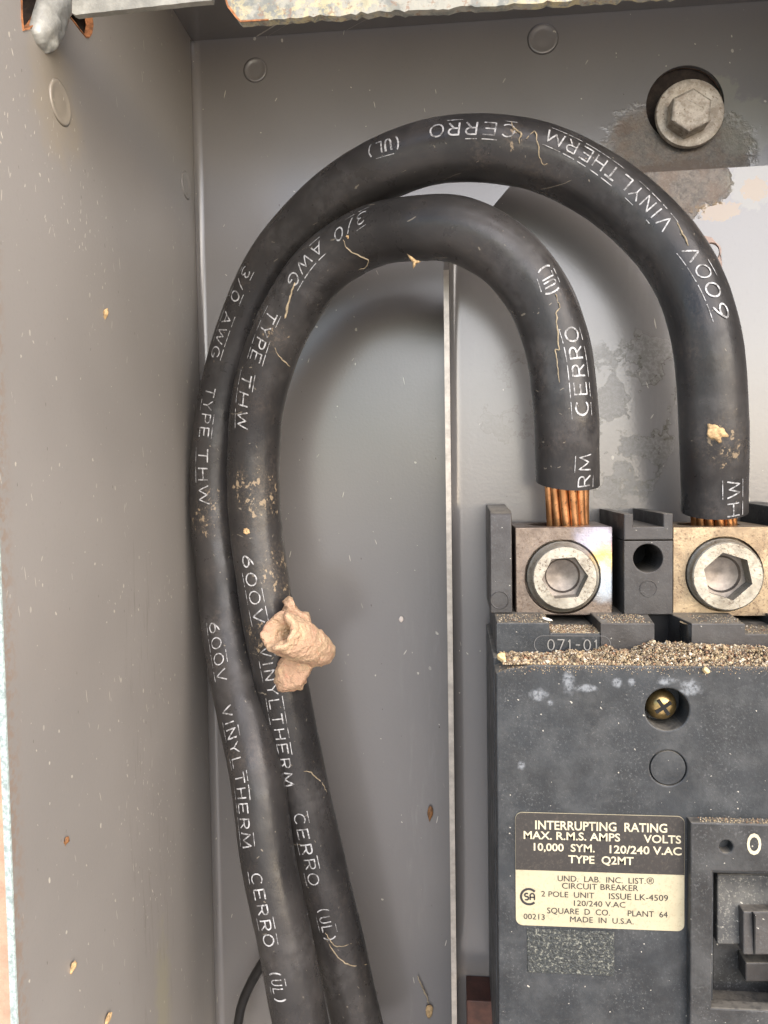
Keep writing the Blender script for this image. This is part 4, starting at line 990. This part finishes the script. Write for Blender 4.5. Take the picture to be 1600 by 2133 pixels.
# ------------------------------------------------------------------ root fibres, husks and crumbs
M_root = simple('dry_rootlet', (0.36, 0.29, 0.19), 0.8, 0, 0.3, 500)
M_husk = simple('brown_husk', (0.22, 0.10, 0.035), 0.6, 0, 0.5, 900)
M_tan = simple('tan_husk', (0.50, 0.34, 0.17), 0.8, 0, 0.35, 900, bump=0.4)
def fibre(pts, r, label, name='root_fibre', mat=None, cat='root'):
    P = catmull(pts, 6); P = [p + Vector((noise.noise(p*900), noise.noise(p*900 + Vector((5, 0, 0))), noise.noise(p*900 + Vector((0, 7, 0)))))*0.00035 for p in P]
    vs, fs = [], []; sg = 6
    for i, p in enumerate(P):
        T = (P[min(len(P)-1, i+1)] - P[max(0, i-1)]).normalized(); N = T.cross(Vector((0.3, 1, 0.2))).normalized(); B = T.cross(N)
        rr = r*(0.6 + 0.7*abs(noise.noise(p*700)))*(1 - 0.5*abs(2*i/(len(P)-1) - 1))
        for j in range(sg): a = 2*math.pi*j/sg; vs.append(p + (N*math.cos(a) + B*math.sin(a))*rr)
    for i in range(len(P)-1):
        for j in range(sg): k = (j+1) % sg; fs.append((i*sg+j, i*sg+k, (i+1)*sg+k, (i+1)*sg+j))
    fs.append(tuple(range(sg))); fs.append(tuple((len(P)-1)*sg+j for j in range(sg)))
    return tag(from_py(name, vs, fs, mat or M_root, None, True), label, cat, 'dry rootlets')
def on(c, l, off=0.00012): return [c.at(*c.find(x, y), off) for x, y in l]
fibre(on(INN, [(740, 488), (752, 506), (772, 518), (790, 530), (783, 544), (765, 552)]), 0.00028, 'crooked rootlet below the 3/0 print at the top of the inner cable')
fibre(on(INN, [(622, 580), (610, 612), (603, 640), (600, 650)]), 0.00050, 'thick rootlet below the AWG print on the inner cable')
fibre(on(INN, [(577, 710), (590, 734), (603, 750), (614, 766)]), 0.00028, 'straight rootlet beside the TYPE print on the inner cable')
fibre(on(INN, [(1160, 622), (1168, 650), (1162, 662), (1164, 700), (1166, 735), (1160, 738), (1163, 770), (1167, 806)]), 0.00026, 'long rootlet hanging from the UL mark on the inner cable above the left lug')
fibre(on(INN, [(628, 1587), (642, 1591), (654, 1604), (668, 1620), (676, 1640)]), 0.00024, 'fine rootlet just below the mud nest on the inner cable')
fibre(on(INN, [(672, 1912), (684, 1932), (700, 1941), (726, 1940)]), 0.00026, 'rootlet crossing the lowest UL mark of the inner cable')
fibre(on(INN, [(674, 1930), (698, 1962), (726, 1982), (760, 1996)]), 0.00030, 'lowest rootlet slanting across the inner cable near the bottom')
fibre(on(OUT, [(1064, 258), (1070, 272), (1082, 280), (1080, 300)]), 0.00034, 'rootlet over the C of CERRO on top of the outer cable')
fibre(on(OUT, [(1096, 290), (1104, 280), (1112, 278), (1120, 300), (1126, 325), (1134, 342), (1144, 342)]), 0.00022, 'curled rootlet before VINYLTHERM on top of the outer cable')
fibre(on(OUT, [(1416, 472), (1424, 492), (1434, 512), (1440, 528)]), 0.00030, 'rootlet above the 600V print on the right of the outer cable')
fibre([W(870, 2034, 278.6), W(878, 2052, 278.8), W(888, 2075, 278.8), W(893, 2090, 278.8)], 0.0004, 'dark rootlet with a pale bulb on the back sheet near the bottom')
def lump(name, P, sx, sy, sz, rot, mat, label, cat, amp=0.35, freq=900, tail=None):
    bm = bmesh.new(); bmesh.ops.create_icosphere(bm, subdivisions=3, radius=1)
    R = Matrix.Rotation(rot, 3, 'Y')
    for v in bm.verts:
        q = v.co.copy(); k = 1 + amp*noise.noise(q*1.7 + P*freq)
        if tail and q.z < 0: q.x *= (1 + q.z*0.85); q.y *= (1 + q.z*0.6)
        v.co = P + R @ Vector((q.x*sx*k, q.y*sy*k, q.z*sz*k))
    return tag(from_bm(name, bm, mat, None, True), label, cat)
lump('seed_husk', W(896, 1696, 279), 0.0011, 0.0006, 0.0030, 0.08, M_husk, 'brown pointed seed husk stuck on the back sheet left of the plate', 'husk', 0.1, tail=True)
lump('rootlet_bulb', W(894, 2106, 279), 0.0013, 0.0006, 0.0026, 0.1, M_tan, 'pale brown bulb on the back sheet below a dark rootlet', 'husk', 0.2)
p = onX(149, 2018, XL)
for (px, py, s, l) in ((150, 2016, 0.0017, 'tan leaf crumb low on the left side of the box'), (136, 1752, 0.0012, 'small brown crumb on the left side above the leaf crumb'), (218, 655, 0.0016, 'yellowish crumb on the upper left side of the box'), (222, 2126, 0.0022, 'brown crumb at the bottom edge of the left side')):
    p = onX(px, py, XL); lump('leaf_crumb', p + Vector((0.0003, 0, 0)), 0.0005, s*.7, s*.95, 0.3, M_tan if s != 0.0012 else M_husk, l, 'crumb', 0.6, 1300, True)
# three-pronged husk hanging under the arch of the inner cable
o = empty('spiky_husk', W(865, 545, 212), 'tan three-pointed husk under the arch of the inner cable', 'husk')
c0 = W(864, 545, 211)
for k, (x, y) in enumerate(((847, 528), (877, 545), (861, 560))):
    e = W(x, y, 211); d = e - c0; vs = []; fs = []
    n1 = d.normalized().cross(Vector((0, 1, 0))).normalized()*0.0006; n2 = Vector((0, 0.0005, 0))
    vs = [c0 - d*0.15 + n1, c0 - d*0.15 + n2, c0 - d*0.15 - n1, c0 - d*0.15 - n2, c0 + d*.5 + n1*.7, c0 + d*.5 + n2*.7, c0 + d*.5 - n1*.7, c0 + d*.5 - n2*.7, e]
    fs = [(0, 1, 2, 3), (0, 1, 5, 4), (1, 2, 6, 5), (2, 3, 7, 6), (3, 0, 4, 7), (4, 5, 8), (5, 6, 8), (6, 7, 8), (7, 4, 8)]
    from_py('prong', vs, fs, M_tan, o, True)
for (c, x, y, s, l) in ((INN, 514, 1106, 0.0010, 'yellow crumb of clay on the inner cable above the 600V print'), (OUT, 1492, 893, 0.0022, 'flat pale smear of dried mud on the outer cable above the right-hand lug'), (INN, 752, 482, 0.0005, 'tiny tan crumb beside the 3/0 print of the inner cable')):
    u, th = c.find(x, y); P = c.at(u, th, 0.0001); lump('clay_crumb', P, s, s*.35, s*.8, 0.6, M_tan, l, 'crumb', 0.8, 1500)
lump('white_flake', W(1140, 1290, 194), 0.0013, 0.0006, 0.00035, 0.25, simple('white_flake', (0.75, 0.72, 0.65), 0.7), 'white sliver lying on the breaker step below the left lug', 'flake', 0.3)
lump('paint_fleck', W(836, 1290, 279.6), 0.0008, 0.0003, 0.0011, 0.1, simple('pale_fleck', (0.75, 0.66, 0.58), 0.7), 'single pale fleck on the back sheet between nest and breaker', 'flake', 0.15)
